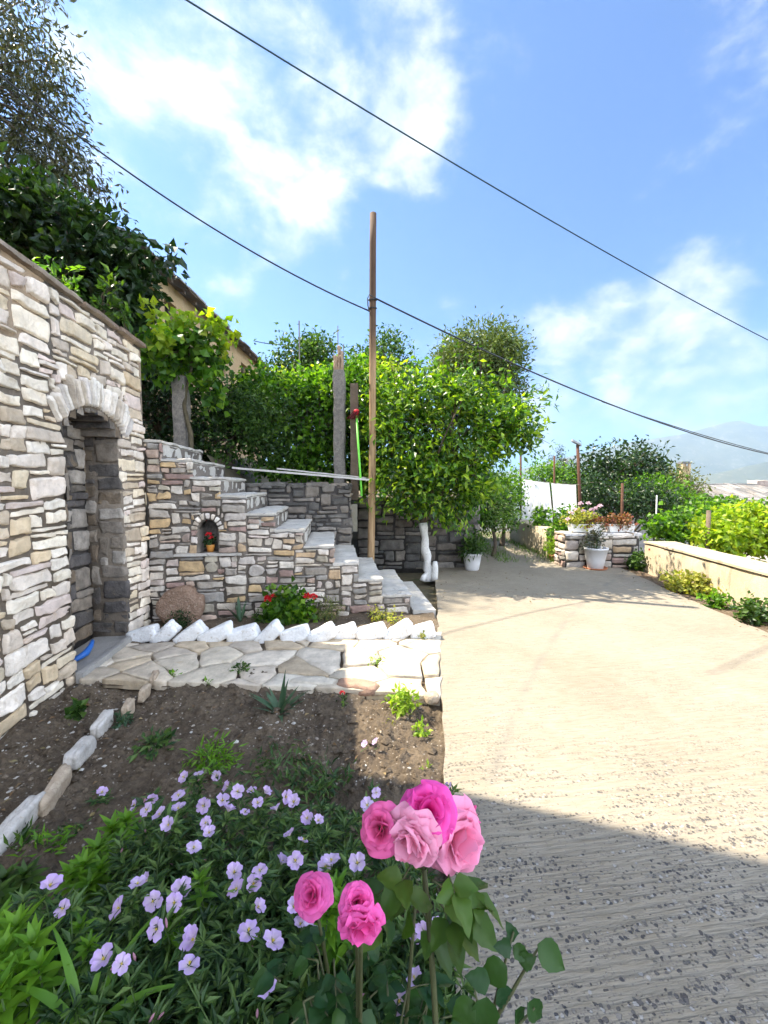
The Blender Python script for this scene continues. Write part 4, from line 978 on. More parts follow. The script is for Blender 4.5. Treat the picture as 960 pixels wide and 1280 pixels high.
# ================================================================== ochre house up the slope
hs = thing('ochre_house', 'old ochre house with a dark slate eave up behind the vine and shrubs', 'house', (-5.5, 12, 2))
p0 = W(205, 352, 8.3); p1 = W(338, 470, 15.6)
FH = Frame((p0[0] - .35, 8.0, 0), (p1[0] - p0[0], p1[1] - p0[1]), ((p1[1] - p0[1]), -(p1[0] - p0[0])))
HL = 7.7
wins = [(0.25, 4.85, .42, .6), (.95, 4.8, .5, .66), (3.6, 4.65, .6, .8), (5.5, 4.65, .6, .8)]
EV = 5.84
mb = MB()
segs = [0.0]; 
for u, z, w_, h_ in wins: segs += [u, u + w_]
segs.append(HL)
for k in range(len(segs) - 1):
    a_, b_ = segs[k], segs[k + 1]
    win = [q for q in wins if abs(q[0] - a_) < 1e-6]
    if win:
        u, z, w_, h_ = win[0]
        mb.box((a_, -.4, 1.4), (b_, 0, z), 0, FH.xf); mb.box((a_, -.4, z + h_), (b_, 0, EV), 0, FH.xf)
    else: mb.box((a_, -.4, 1.4), (b_, 0, EV), 0, FH.xf)
mb.box((0, -5, 1.4), (.4, -.4, EV), 0, FH.xf); mb.box((HL - .4, -5, 1.4), (HL, -.4, EV), 0, FH.xf)
mb.build('wall', M['plasterhouse'], hs)
for u, z, w_, h_ in wins:
    mb = MB()
    for lo, hi in (((u, -.2, z), (u + .05, -.12, z + h_)), ((u + w_ - .05, -.2, z), (u + w_, -.12, z + h_)), ((u + .05, -.2, z), (u + w_ - .05, -.12, z + .05)), ((u + .05, -.2, z + h_ - .05), (u + w_ - .05, -.12, z + h_)), ((u + w_ / 2 - .02, -.19, z + .05), (u + w_ / 2 + .02, -.13, z + h_ - .05))): mb.box(lo, hi, 0, FH.xf)
    fo = mb.build('window', M['oldwood'], hs)
    mb = MB(); mb.box((u + .04, -.18, z + .04), (u + w_ - .04, -.165, z + h_ - .04), 0, FH.xf); mb.build('pane', M['glass'], fo)
rng = np.random.default_rng(71)
mb = MB()
def slate_roof(mb, fr, u0, u1, n0, z0, slope, rows, rowd, wmin, wmax, th, rng, m_=0):
    for r in range(rows):
        n = n0 - r * rowd; z = z0 + r * rowd * slope
        u = u0 + rng.uniform(-.2, 0)
        while u < u1:
            wd = rng.uniform(wmin, wmax); j = rng.uniform(-.06, .06); t = th * rng.uniform(.7, 1.4)
            a_, b_ = max(u, u0 - .05), min(u + wd - .01, u1 + .05); lift = rng.uniform(.01, .04)
            q = [(a_, n + j, z - slope * j), (b_, n + j + rng.uniform(-.03, .03), z - slope * j), (b_, n - rowd * 1.35, z + rowd * 1.35 * slope), (a_, n - rowd * 1.35, z + rowd * 1.35 * slope)]
            q = np.array(q); q[:, 2] += lift; q2 = q.copy(); q2[:, 2] += t
            if b_ > a_ + .03: mb.add(fr.xf(np.concatenate([q, q2])), [[3, 2, 1, 0], [4, 5, 6, 7], [0, 1, 5, 4], [1, 2, 6, 5], [2, 3, 7, 6], [3, 0, 4, 7]], m_)
            u += wd
slate_roof(mb, FH, -.4, HL + .5, .30, EV - .02, .5, 9, .4, .3, .7, .035, rng)
mb.box((-.3, -3.4, EV + .1), (HL + .4, .3, EV + .14), 1, lambda q: FH.xf(q + np.stack([q[:, 0] * 0, q[:, 1] * 0, (.3 - q[:, 1]) * .5 - .13], 1)))
for k in range(16):
    u = -.2 + k * (HL + .4) / 15; mb.box((u - .04, -.3, EV - .03), (u + .04, .22, EV + .04), 1, lambda q: FH.xf(q + np.stack([q[:, 0] * 0, q[:, 1] * 0, (.3 - q[:, 1]) * .5 - .13], 1)))
mb.build('roof', [M['slate'], M['oldwood']], hs)

# tall house behind the camera whose shade lies over the bed
hh = thing('tall_house', 'tall stone house beside the garden bed, out of the picture', 'house', (-6, -1, 0))
mb = MB()
c0 = np.array((-3.3, 3.21))
FT = Frame((c0[0], c0[1], 0), (0, -1), (1, 0))
mb.box((0, -5.5, -.3), (9, 0, HOUSE_H), 0, FT.xf); mb.build('wall', M['mortar'], hh)
mb = MB()
for k in range(6):
    mb.box((-.0 + k * .0, -5.6 + k * .4, HOUSE_H + k * .16), (9.3, .0 - k * .45, HOUSE_H + .16 + k * .16), 0, FT.xf)
mb.build('roof', M['slate'], hh)

# ================================================================== pole, posts, cables
pp = np.array((W(465, 480, 6.5)[0], 6.5, 0.0))
pole = thing('utility_pole', 'tall slender wooden pole carrying the dark cable, at the foot of the steps', 'pole', tuple(pp))
zt = W(467, 267, 6.5)[2]; zs = W(466, 375, 6.5)[2]
xb = W(463, 690, 6.5)[0]; xt = W(467.5, 267, 6.5)[0]
tt = np.linspace(0, 1, 14); P = np.stack([xb + (xt - xb) * tt + .012 * np.sin(tt * 5), np.full(14, 6.5), tt * zt], 1)
def pole_mat():
    m, nt, out = new_mat('barked_pole'); p = pos(nt)
    mp_ = N(nt, 'ShaderNodeMapping'); nt.links.new(p, mp_.inputs['Vector']); mp_.inputs['Scale'].default_value = (30, 30, 2.2)
    n1 = noise(nt, 1, 6, 0.65, mp_.outputs[0], .4); n2 = noise(nt, 3.5, 4, .6, p)
    r = ramp(nt, [(.28, (.13, .075, .04)), (.5, (.32, .21, .11)), (.75, (.46, .33, .19))]); nt.links.new(n1.outputs[0], r.inputs[0])
    sx = nt.nodes.new('ShaderNodeSeparateXYZ'); nt.links.new(p, sx.inputs[0])
    up = mapr(nt, mathn(nt, 'ADD', sx.outputs[2], mathn(nt, 'MULTIPLY', n2.outputs[0], .8)), 3.6, 4.3)
    c = mixc(nt, mathn(nt, 'MULTIPLY', up, .85), r.outputs[0], (.045, .024, .017))
    principled(nt, out, c, .8, bump(nt, n1.outputs[0], .5, .006), .25); return m
M['pole'] = pole_mat()
mb = MB(); mb.tube(P, np.linspace(.058, .05, 14), 14, rough=.06, seed=4); mb.build('shaft', M['pole'], pole, smooth=True)
for dz, rr in ((0, .062), (-.12, .061)):
    mb = MB()
    a_ = np.linspace(0, 2 * PI, 22); xk = np.interp(zs + dz, P[:, 2], P[:, 0])
    mb.tube(np.stack([xk + rr * np.cos(a_), 6.5 + rr * np.sin(a_), zs + dz + .012 * np.sin(a_)], 1), .008, 6)
    mb.build('cable_tie', M['cable'], pole, smooth=True)

def sag_line(a, b, sag, n=40):
    t = np.linspace(0, 1, n)[:, None]; P = np.asarray(a) + (np.asarray(b) - np.asarray(a)) * t; P[:, 2] -= sag * 4 * (t * (1 - t))[:, 0]; return P
xk = np.interp(zs, P[:, 2], P[:, 0])
mb = MB(); a = W(-60, 45, 5.2); e = np.array((xk - .07, 6.48, W(460, 388, 6.48)[2]))
q = sag_line(a, e, .27)
mb.tube(q, .011, 6)
lp = np.array([e, e + (.02, -.02, -.03), e + (.0, -.03, .06), e + (-.005, -.03, .16), e + (.02, -.03, .22), (xk + .06, 6.46, zs)]); mb.tube(lp, .009, 6)
q2 = sag_line((xk + .06, 6.46, zs), W(1010, 577, 12.0), .36, 50); mb.tube(q2, .013, 6)
q3 = q2[18:].copy(); q3[:, 2] += .05 * np.sin(np.linspace(0, PI, len(q3))); q3[:, 1] += .03; mb.tube(q3, .009, 6)
tag(mb.build('power_cable', M['cable'], None, smooth=True), 'dark sagging cable tied to the wooden pole', 'cable')
mb = MB(); mb.tube(sag_line(W(190, -27, 5.0), W(1010, 450, 10.0), .16, 50), .010, 6)
tag(mb.build('power_cable', M['cableblue'], None, smooth=True), 'taut teal cable crossing the open sky above the pole', 'cable')
mb = MB(); mb.tube(sag_line(W(317, 426, 12), W(357, 431, 12.5), .03, 12), .012, 5); tag(mb.build('thin_wire', M['cable'], None), 'short thin wire running from the house eave into the fruit tree', 'wire')

# broken concrete post, rods, dark plank, broom, boards
q = W(425, 592, 6.95); x = q[0]
cp = thing('concrete_post', 'broken pebbly concrete post with bare rods on top, behind the boards', 'post', (x, 6.95, 1.4))
mb = MB(); zb, zt2 = 1.3, W(424, 463, 6.95)[2]; rough_box(mb, (x - .10, 6.87, zb), (x + .095, 7.05, zt2), lambda v: v, .06, .014, 8, 0, .02, 8); mb.build('shaft', M['concpost'], cp, smooth=True)
mb = MB(); zt3 = W(424, 432, 6.95)[2]
[rough_box(mb, (x + a_, 6.89 + b_, zt2 - .05), (x + a_ + w_, 6.99 + b_, zt3 - c_), lambda v: v, .04, .014, k_, 0, .03, 16) for k_, (a_, b_, w_, c_) in enumerate(((-.085, .0, .06, .16), (-.03, .02, .055, .0), (.02, .0, .05, .09), (-.055, .045, .07, .22)))]; mb.build('broken_top', M['oldstub'] if 'oldstub' in M else rough_mat('exposed_core', (.34, .23, .15), (.48, .36, .25), 14, .95, .9, .02, 50), cp, smooth=True)
for dx, py in ((-.09, 438), (-.02, 407), (.07, 430)):
    mb = MB(); mb.tube([(x + dx, 6.96, zt2 - .4), (x + dx, 6.96, W(420, py, 6.95)[2])], .008, 6); mb.build('rod', M['steel'], cp)
q = W(374, 500, 8.8); mb = MB(); mb.tube([(q[0], 8.8, 1.3), (q[0] + .02, 8.8, W(374, 401, 8.8)[2])], .014, 6); tag(mb.build('thin_rod', M['steel'], None), 'thin upright steel rod standing among the vine hedge and fruit tree', 'rod')
x = W(443, 500, 6.75)[0]; mb = MB(); rough_box(mb, (x - .07, 6.73, 1.3), (x + .065, 6.78, W(443, 479, 6.75)[2]), lambda v: v, .07, .006, 18, 0, .01)
tag(mb.build('plank', M['oldwood'], None, smooth=True), 'dark upright plank behind the red broom, close to the pole', 'plank')
br = thing('broom', 'upturned broom with a lime green handle and red head against the plank', 'broom', tuple(W(452, 622, 6.2)))
a = W(452, 620, 6.28); e = W(445.5, 518, 6.6)
mb = MB(); mb.tube([a, (a + e) / 2, e], .017, 8); mb.build('handle', M['green'], br, smooth=True)
mb = MB(); mb.lathe([(0, -.02), (.022, -.015), (.04, .015), (.045, .045), (.038, .07), (.022, .08), (0, .08)], 12, 0, tuple(e)); mb.build('head', M['red'], br, smooth=True)
mb = MB(); rng = np.random.default_rng(77)
for k in range(70):
    a_ = rng.uniform(0, 2 * PI); r_ = rng.uniform(.01, .055); s = e + np.array((r_ * math.cos(a_), r_ * math.sin(a_), .05)); mb.tube([s, s + np.array((r_ * .8 * math.cos(a_) - .06, r_ * .6 * math.sin(a_), -.12))], .003, 3)
mb.build('bristles', rough_mat('maroon_bristle', (.08, .012, .015), (.14, .02, .02), 20), br)
def bar(name, label, a, e, w_, h_, mat, seed, cat):
    a = np.asarray(a, float); e = np.asarray(e, float); d = e - a; Ln = np.linalg.norm(d); d /= Ln; s = np.cross(d, (0, 0, 1)); s /= np.linalg.norm(s); u = np.cross(s, d)
    mb = MB(); rough_box(mb, (0, -w_ / 2, -h_ / 2), (Ln, w_ / 2, h_ / 2), lambda q: a + q[:, :1] * d + q[:, 1:2] * s + q[:, 2:] * u, .1, .003, seed, 0, .008); return tag(mb.build(name, mat, None, smooth=True), label, cat)
def zr(px, y, z):
    k = W(px, 600, y); return (k[0], y, z)
bar('wooden_board', 'long bleached board lying on the retaining wall from the upper steps to the pole', zr(291, 6.15, 1.80), zr(462, 6.36, 1.625), .09, .035, M['board'], 1, 'board')
bar('wooden_board', 'shorter bleached board lying behind the long one on the retaining wall', zr(346, 6.48, 1.80), zr(458, 6.66, 1.66), .07, .03, M['board'], 2, 'board')
# wire fence on the terrace
wf = thing('wire_fence', 'dark wire fence with thin bars in front of the vine hedge', 'fence', tuple(zr(400, 7.3, 1.4)))
mb = MB()
for px in (345, 372, 400): 
    a = zr(px, 7.75, 1.3); mb.tube([a, (a[0], a[1], 3.25)], .018, 6)
mb.build('post', M['oldwood'], wf)
mb = MB()
for k in range(24):
    a = zr(338 + k * 5.2, 7.75, 1.35); mb.tube([a, (a[0], 7.75, 3.0)], .0045, 4)
for z in (1.7, 2.2, 2.7, 3.0): mb.tube([zr(338, 7.75, z), zr(460, 7.75, z)], .004, 4)
mb.build('wire', M['steel'], wf)

# ================================================================== laundry, posts
PG = 'rusty posts round the clothes line'
def post(px, ytop, y, lab, r=.028, mat='rust', base=-.1, lean=0, grp=PG, nm='rusty_post'):
    b0 = W(px, 640, y); t_ = W(px + lean, ytop, y); q = [(b0[0], y, base), ((b0[0] + t_[0]) / 2 + .008, y, (base + t_[2]) / 2), (t_[0], y, t_[2])]
    mb = MB(); mb.tube(q, r, 8, rough=.08); return mb, q
for px, yt, y, lab in ((651, 568, 11.5, 'rusty post at the path side of the clothes line'), (693, 570, 11.6, 'rusty post behind the middle of the hanging sheets'), (690, 572, 9.2, None), (778, 604, 8.6, 'short rusty post rising behind the russet planter')):
    if lab is None: continue
    mb, q = post(px, yt, y, lab); tag(mb.build('rusty_post', M['rust'], None, smooth=True), lab, 'post', PG)
lpst = thing('lamp_post', 'leaning rusty post with a small floodlight on top, beside the sheets', 'lamp post', tuple(W(729, 690, 9.3)))
mb, q = post(729, 556, 9.3, '', .035, lean=-7); mb.build('shaft', M['rust'], lpst, smooth=True)
t_ = np.array(q[-1]); mb = MB()
rough_box(mb, (-.13, -.05, -.02), (.07, .05, .035), lambda v: t_ + np.stack([v[:, 0], v[:, 1], v[:, 2] - v[:, 0] * .55 + .02], 1), .05, .001, 4, 0, .008); mb.build('floodlight', plain('lamp_housing', (.30, .31, .32), .45), lpst, smooth=True)
mb, q = post(821, 619, 9.6, '', .013, base=-.6); tag(mb.build('white_pipe', M['potwhite'], None, smooth=True), 'thin white pipe standing at the end of the russet planter', 'pipe')
mb, q = post(886, 638, 7.25, '', .035, base=-1.2); tag(mb.build('vine_stake', M['oldwood'], None, smooth=True), 'dark wooden stake among the bright vine behind the parapet', 'stake')
mb, q = post(722, 560, 9.6, '', .02)
mb = MB(); LA = W(651, 598, 11.5); LB = W(724, 606, 9.25); ql = sag_line(LA, LB, .03, 20); mb.tube(ql, .005, 5)
tag(mb.build('clothes_line', M['steel'], None), 'clothes line strung between rusty posts carrying white sheets', 'clothes line')
def sheet(name, lab, px0, px1, pyb0, pyb1, y, seed, mat, cat='sheet', grp='laundry drying on the line', pyt=None):
    rng = np.random.default_rng(seed); nx_, nz_ = 46, 30; P = np.zeros((nx_, nz_, 3))
    for i in range(nx_):
        t = i / (nx_ - 1); px = px0 + (px1 - px0) * t
        k = (px - 651) / (724 - 651); tp_ = np.array(LA) + (np.array(LB) - LA) * k if pyt is None else W(px, pyt, y)
        tp_[2] -= .03 * 4 * k * (1 - k) if pyt is None else 0
        if pyt is None: tp_[2] -= .012 * abs(math.sin(t * PI * 3.0))
        bt = W(px, pyb0 + (pyb1 - pyb0) * t, tp_[1])
        for j in range(nz_):
            s = j / (nz_ - 1)
            P[i, j] = tp_ + (bt - tp_) * s
            P[i, j, 1] += (.06 * math.sin(t * 9 + seed) + .018 * math.sin(t * 27 + 2 * seed + s * 2)) * (.25 + s) - .01
            P[i, j, 2] += .012 * math.sin(t * 23) * s
    mb = MB(); mb.grid(P)
    return tag(mb.build(name, mat, None, smooth=True), lab, cat, grp)
sheet('white_sheet', 'wide white bed sheet hanging nearest the path end of the line', 653, 690, 645, 652, 9.9, 1, M['cloth'])
sheet('white_sheet', 'narrower white cloth hanging beside the lamp post', 693, 720, 641, 648, 9.6, 2, M['cloth'])
sheet('dark_garment', 'small black garment hanging behind the white cloth', 695, 708, 640, 642, 10.6, 3, M['darkcloth'], 'garment', pyt=622)

# ================================================================== far roof, clock tower
fh = thing('slate_house', 'stone house below the lane showing only its sunny slate roof', 'house', (17.0, 19.5, -3))
R0 = W(862, 605, 19.0); R1 = W(918, 603.5, 22.0)
FRf = Frame((R0[0], 19.0, 0), (R1[0] - R0[0] + .8, 2.6), (2.6, -(R1[0] - R0[0] + .8)))
rng = np.random.default_rng(81); mb = MB()
slate_roof(mb, FRf, -.6, 7.4, 4.8, -.55, .44, 11, .42, .3, .75, .04, rng)
FRb = Frame(FRf.p(7.0, 0, 0), -FRf.u[:2], -FRf.n[:2]); slate_roof(mb, FRb, -.4, 7.4, 4.8, -.55, .44, 11, .42, .3, .75, .04, rng)
mb.box((-.3, -.15, 1.42), (7.2, .15, 1.6), 0, FRf.xf)
mb.build('roof', M['slatetan'], fh)
mb = MB(); mb.box((0, -4.2, -6), (6.9, 4.2, -.4), 0, FRf.xf)
mb.add(FRf.xf(np.array([(0.01, 4.2, -.4), (.01, -4.2, -.4), (.01, 0, 1.4), (6.89, 4.2, -.4), (6.89, -4.2, -.4), (6.89, 0, 1.4)], float)), [[0, 1, 2], [5, 4, 3]], 0)
mb.build('wall', M['rubble'], fh)
ck = FRf.p(6.2, 1.2, 0)
mb = MB(); rough_box(mb, (ck[0] - .35, ck[1] - .3, .8), (ck[0] + .35, ck[1] + .3, 1.78), lambda v: v, .1, .02, 6); mb.build('chimney', M['rubble'], fh, smooth=True)
ct = thing('clock_tower', 'small distant stone clock tower on the skyline', 'tower', tuple(W(854, 640, 150)))
cx, cyy = W(854, 600, 150)[:2]; ztp = W(854, 577, 150)[2]
mb = MB(); mb.box((cx - 1.45, cyy - 1.45, -60), (cx + 1.45, cyy + 1.45, ztp - 3.3), 0)
for sx_ in (-1, 1):
    for sy_ in (-1, 1): mb.box((cx + sx_ * 1.1 - .35, cyy + sy_ * 1.1 - .35, ztp - 3.3), (cx + sx_ * 1.1 + .35, cyy + sy_ * 1.1 + .35, ztp - .75), 0)
mb.box((cx - 1.0, cyy - .35, ztp - 3.3), (cx + 1.0, cyy + .35, ztp - 1.6), 0)
mb.build('shaft', M['plasterhouse'], ct)
mb = MB(); mb.box((cx - 1.7, cyy - 1.7, ztp - .75), (cx + 1.7, cyy + 1.7, ztp - .35)); mb.box((cx - 1.2, cyy - 1.2, ztp - .35), (cx + 1.2, cyy + 1.2, ztp)); mb.build('roof', M['slate'], ct)

# ================================================================== pots and planters
def pot(name, label, o, r0, r1, h, mat, soil=True, seg=28, rim=.012, grp=None):
    t = thing(name, label, 'pot', tuple(o), grp)
    mb = MB(); mb.lathe([(0, 0.001), (r0 * .95, 0), (r0, .01), (r0 + (r1 - r0) * .5, h * .45), (r1, h - .04), (r1 + rim, h - .035), (r1 + rim, h), (r1 - .012, h), (r1 - .02, h - .05), (r1 * .9, h - .12)], seg, 0, tuple(o)); mb.build('pot_body', mat, t, smooth=True)
    mb = MB(); mb.lathe([(0, h - .055), (r1 * .6, h - .05), (r1 - .016, h - .06)], seg, 0, tuple(o)); mb.build('potting_soil', M['potsoil'], t, smooth=True)
    return t
def bushlet(name, label, cat, o, blobs, leaf, per, cr, L, Wd, seed, stems=10, group=None, flowers=None, fold=.2, parent=None):
    """a small plant: stems from its foot, leaves round them and, where it blooms, flower heads of their own"""
    rng = np.random.default_rng(seed); o = np.asarray(o, float)
    t = thing(name, label, cat, tuple(o), group)
    B = [(o[0] + b_[0], o[1] + b_[1], o[2] + b_[2], *b_[3:]) for b_ in blobs]
    C, O = crown_points(rng, B, .3)
    mb = MB(); limbs(mb, rng, o, C, stems, .006, .002, 0.05, 5); mb.build('stem', M['greenstem'], t)
    mb = MB(); foliage(mb, rng, C, O, per, cr, L, Wd, .6, .6, .1, 0, fold); mb.build('foliage', LM[leaf], t)
    for (fx, fy, fz, fr, fm) in (flowers or []):
        mb = MB(); c = o + np.array((fx, fy, fz)); d = rdir(rng, 26); d[:, 2] = np.abs(d[:, 2]) * .8
        mb.leaves(c + d * fr * .55, unit(d + rng.normal(size=d.shape) * .5), rdir(rng, 26), fr * .9, fr * .8, 0, .15)
        mb.tube([o + np.array((fx * .3, fy * .3, 0)), c], .004, 5, 1)
        mb.build('flower', [LM[fm], M['greenstem']], t)
    return t
p1_ = G(590, 712)
pot('plant_pot', 'pale pot standing beside the whitewashed trunk', p1_, .125, .165, .31, M['potwhite'])
bushlet('potted_plant', 'green spiky plant growing in the pale pot by the trunk', 'plant', p1_ + (0, 0, .27), [(0, 0, .14, .2, .18, .13, 46), (.06, 0, .3, .1, .1, .14, 14)], 'mid', 8, .05, .13, .028, 90, 14)
p2_ = G(744, 711)
pot('plant_pot', 'larger grey-white pot in front of the stacked planter wall', p2_, .13, .20, .40, M['potwhite'])
mb = MB(); mb.lathe([(0, .002), (.19, .0), (.21, .035), (.195, .035), (.18, .012), (0, .012)], 28, 0, tuple(p2_ + (0, -.0, .001))); tag(mb.build('saucer', M['terracotta'], None, smooth=True), 'red clay saucer under the larger grey-white pot', 'saucer')
for ob in ():
    pass
bushlet('potted_plant', 'sparse grey-leaved plant in the larger grey-white pot', 'plant', p2_ + (0, 0, .36), [(-.08, 0, .14, .2, .16, .12, 30), (.02, 0, .27, .12, .1, .16, 16)], 'grey', 8, .05, .07, .035, 91, 14)
for k, (x0, x1, lab, lf, fl) in enumerate(((.16, .78, 'white planter box nearest the path with pale blossoms', 'yellowish', 1), (.88, 1.40, 'white planter box full of russet leaves near the parapet', 'redleaf', 0))):
    y0 = -.36; base = FPW.p((x0 + x1) / 2, .645, -.2)
    t = thing('planter_box', lab, 'planter', tuple(base), 'planter boxes on the stacked wall')
    mb = MB()
    def tap(q, x0=x0, x1=x1):
        k_ = 1 - .12 * (1 - (q[:, 2] - .645) / .15); c_ = (x0 + x1) / 2; return FPW.xf(np.stack([c_ + (q[:, 0] - c_) * k_, -.2 + (q[:, 1] + .2) * k_, q[:, 2]], 1))
    mb.box((x0, -.30, .646), (x1, -.10, .66), 0, tap)
    for lo, hi in (((x0, -.30, .66), (x1, -.285, .80)), ((x0, -.115, .66), (x1, -.10, .80)), ((x0, -.285, .66), (x0 + .015, -.115, .80)), ((x1 - .015, -.285, .66), (x1, -.115, .80)), ((x0 - .012, -.312, .78), (x1 + .012, -.30, .802)), ((x0 - .012, -.10, .78), (x1 + .012, -.088, .802))): mb.box(lo, hi, 0, tap)
    mb.build('box', M['planter'], t)
    mb = MB(); mb.box((x0 + .016, -.284, .70), (x1 - .016, -.116, .765), 0, tap); mb.build('potting_soil', M['potsoil'], t)
    c = FPW.p((x0 + x1) / 2, .76, -.2); hw = (x1 - x0) / 2
    fls = [(rx, ry, rz_, .045, 'pinkflower') for rx, ry, rz_ in ((-.28, 0, .24), (-.18, .03, .30), (-.05, 0, .27), (.05, .02, .42), (.12, 0, .30), (.2, 0, .33), (-.33, 0, .12), (.0, 0, .2), (.28, .02, .37), (-.1, 0, .42), (.16, 0, .22))] if fl else None
    bushlet('box_plant', ('yellow-green plant with pale pink blossoms filling the planter nearest the path' if fl else 'russet leafy plant filling the planter near the parapet'), 'plant', c, [(0, 0, .09, hw * 1.08, .15, .10, 60), (0, 0, .03, hw * 1.1, .17, .07, 30)] if not fl else [(-.08, 0, .12, hw * 1.0, .15, .14, 55)], lf, 8, .045, .06, .045, 95 + k, 16, flowers=fls)
    if fl: bushlet('box_plant', 'russet fringe of leaves between the two planters', 'plant', FPW.p(.62, .76, -.16), [(0, 0, .05, .26, .12, .08, 40)], 'redleaf', 8, .04, .055, .042, 98, 12)
# pot of yellow-green fern by the low wall
p3_ = G(696, 700); mb = MB()
mb.lathe([(0, .001), (.13, 0), (.16, .09), (.17, .09), (.17, .11), (.15, .11), (.13, .07), (0, .07)], 24, 0, tuple(p3_)); tag(mb.build('clay_bowl', M['terracotta'], None, smooth=True), 'shallow clay bowl on the path next to the low wall', 'bowl')
bushlet('potted_plant', 'bright yellow-green fern growing in the shallow clay bowl', 'plant', p3_ + (0, 0, .07), [(0, 0, .14, .16, .16, .16, 40), (.0, 0, .28, .1, .1, .14, 14)], 'lime', 8, .05, .11, .026, 99, 12)
bushlet('climber_plant', 'bright leafy climber between the low wall and the stacked planter wall', 'plant', W(708, 690, 8.8) * (1, 1, 0), [(0, 0, .5, .3, .25, .28, 60), (.05, 0, .85, .26, .2, .22, 40), (-.1, 0, .2, .2, .2, .2, 26)], 'vine', 8, .07, .09, .07, 100, 16)
bushlet('climber_plant', 'green climber hanging over the low whitewashed wall under the sheet', 'plant', (3.78, 10.0, .5), [(0, 0, .2, .16, .2, .28, 50), (0, -.1, -.1, .12, .14, .16, 20)], 'vine', 8, .06, .09, .07, 101, 12)
# verge plants along the parapet
def vp(px, py): return G(px, py, -.02)
bushlet('verge_plant', 'rounded dark green geranium at the end of the verge by the planter wall', 'plant', vp(798, 712), [(0, 0, .16, .17, .14, .15, 60)], 'mid', 8, .045, .06, .055, 110, 14)
bushlet('verge_plant', 'tall pale geranium with red blooms against the parapet end', 'plant', vp(818, 716), [(0, 0, .2, .1, .1, .16, 26)], 'grey', 7, .04, .055, .05, 111, 8, flowers=[(-.05, 0, .40, .05, 'redflower'), (.12, 0, .38, .045, 'redflower')])
bushlet('verge_plant', 'yellow variegated shrub along the foot of the parapet', 'plant', vp(868, 742), [(0, 0, .12, .2, .16, .13, 60), (.14, -.22, .1, .16, .14, .1, 40), (-.12, .2, .12, .14, .14, .12, 34)], 'yellowish', 8, .05, .06, .05, 112, 18)
bushlet('verge_plant', 'small green weed below the yellow variegated shrub', 'plant', vp(893, 758), [(0, 0, .07, .13, .1, .07, 26)], 'vine', 8, .04, .06, .05, 113, 8)
bushlet('verge_plant', 'green creeping plant on the bare verge at the frame edge', 'plant', vp(942, 775), [(0, 0, .08, .16, .13, .08, 34), (.05, .1, .14, .08, .08, .1, 12)], 'mid', 8, .045, .07, .05, 114, 10)
# ================================================================== strap leaves
def strap(mb, o, az, L, Wd, rise, droop, n=9, fold=.25, mat=0, twist=0):
    """one long arching blade: rise = starting steepness (rad), droop = how far it bends over (rad)"""
    P = np.zeros((n, 3, 3)); c = np.array(o, float); th = rise
    sd = np.array((-math.sin(az), math.cos(az), 0)); h = np.array((math.cos(az), math.sin(az), 0))
    for i in range(n):
        t = i / (n - 1); w_ = Wd * (.55 + .9 * t if t < .4 else (1 - t) / .6 * .92 + .0) * .5 + .0006
        d = h * math.cos(th) + np.array((0, 0, 1)) * math.sin(th); nrm = -h * math.sin(th) + np.array((0, 0, 1)) * math.cos(th)
        s2 = sd * math.cos(twist * t) + nrm * math.sin(twist * t)
        P[i] = [c + s2 * w_ + nrm * w_ * fold, c, c - s2 * w_ + nrm * w_ * fold]
        c = c + d * L / (n - 1); th -= droop / (n - 1)
    mb.grid(P, mat)
def strap_plant(name, label, o, blades_, mat, cat='plant', group=None):
    t = thing(name, label, cat, tuple(o), group); mb = MB()
    for az, L, Wd, rise, dr in blades_: strap(mb, np.asarray(o) + np.array((.012 * math.cos(az), .012 * math.sin(az), 0)), az, L, Wd, rise, dr)
    mb.build('blades', LM[mat], t, smooth=True); return t
rng = np.random.default_rng(120)
strap_plant('verge_plant', 'dark strap-leaved lily between the red geranium and yellow shrub', vp(842, 728), [(rng.uniform(0, 6.3), rng.uniform(.28, .42), .035, rng.uniform(.7, 1.3), rng.uniform(.7, 1.6)) for k in range(14)], 'strap')
o = G(350, 893, BED_Z + .0)
strap_plant('agave', 'dark spiky agave at the edge of the paved strip', o, [(rng.uniform(0, 6.3), rng.uniform(.16, .28), .04, rng.uniform(.5, 1.45), rng.uniform(.1, .7)) for k in range(15)] + [(1.2, .30, .042, 1.4, .1), (.2, .26, .04, .8, .3), (3.0, .26, .04, .75, .4)], 'agave')
o = FS.p(1.02, .0, .16)
strap_plant('agave', 'small dark agave growing behind the white stones by the round stone', o, [(rng.uniform(0, 6.3), rng.uniform(.2, .34), .035, rng.uniform(.8, 1.5), rng.uniform(.1, .9)) for k in range(10)], 'agave')

# ================================================================== flagstones, white stones, edging
def clip_poly(poly, nrm, d):
    res = []
    for i in range(len(poly)):
        a, b_ = poly[i], poly[(i + 1) % len(poly)]; da, db = np.dot(a, nrm) - d, np.dot(b_, nrm) - d
        if da <= 0: res.append(a)
        if (da < 0) != (db < 0) and da != db: res.append(a + (b_ - a) * (da / (da - db)))
    return res
rng = np.random.default_rng(130)
quad = [G(100, 852)[:2], G(300, 858)[:2], G(430, 862)[:2], G(550, 872)[:2], np.array((.60, 4.27)), np.array((-2.62, 3.93))]
quad = [np.array(q) for q in quad]
seeds = []
tries = 0
while len(seeds) < 40 and tries < 4000:
    tries += 1; s = np.array((rng.uniform(-2.65, .62), rng.uniform(2.98, 4.25))); mind = rng.choice([.16, .25, .34])
    if all(np.hypot((s[0] - q[0]) * .72, s[1] - q[1]) > mind for q in seeds): seeds.append(s)
mb = MB(); SC = np.array((1.0, 1.0))
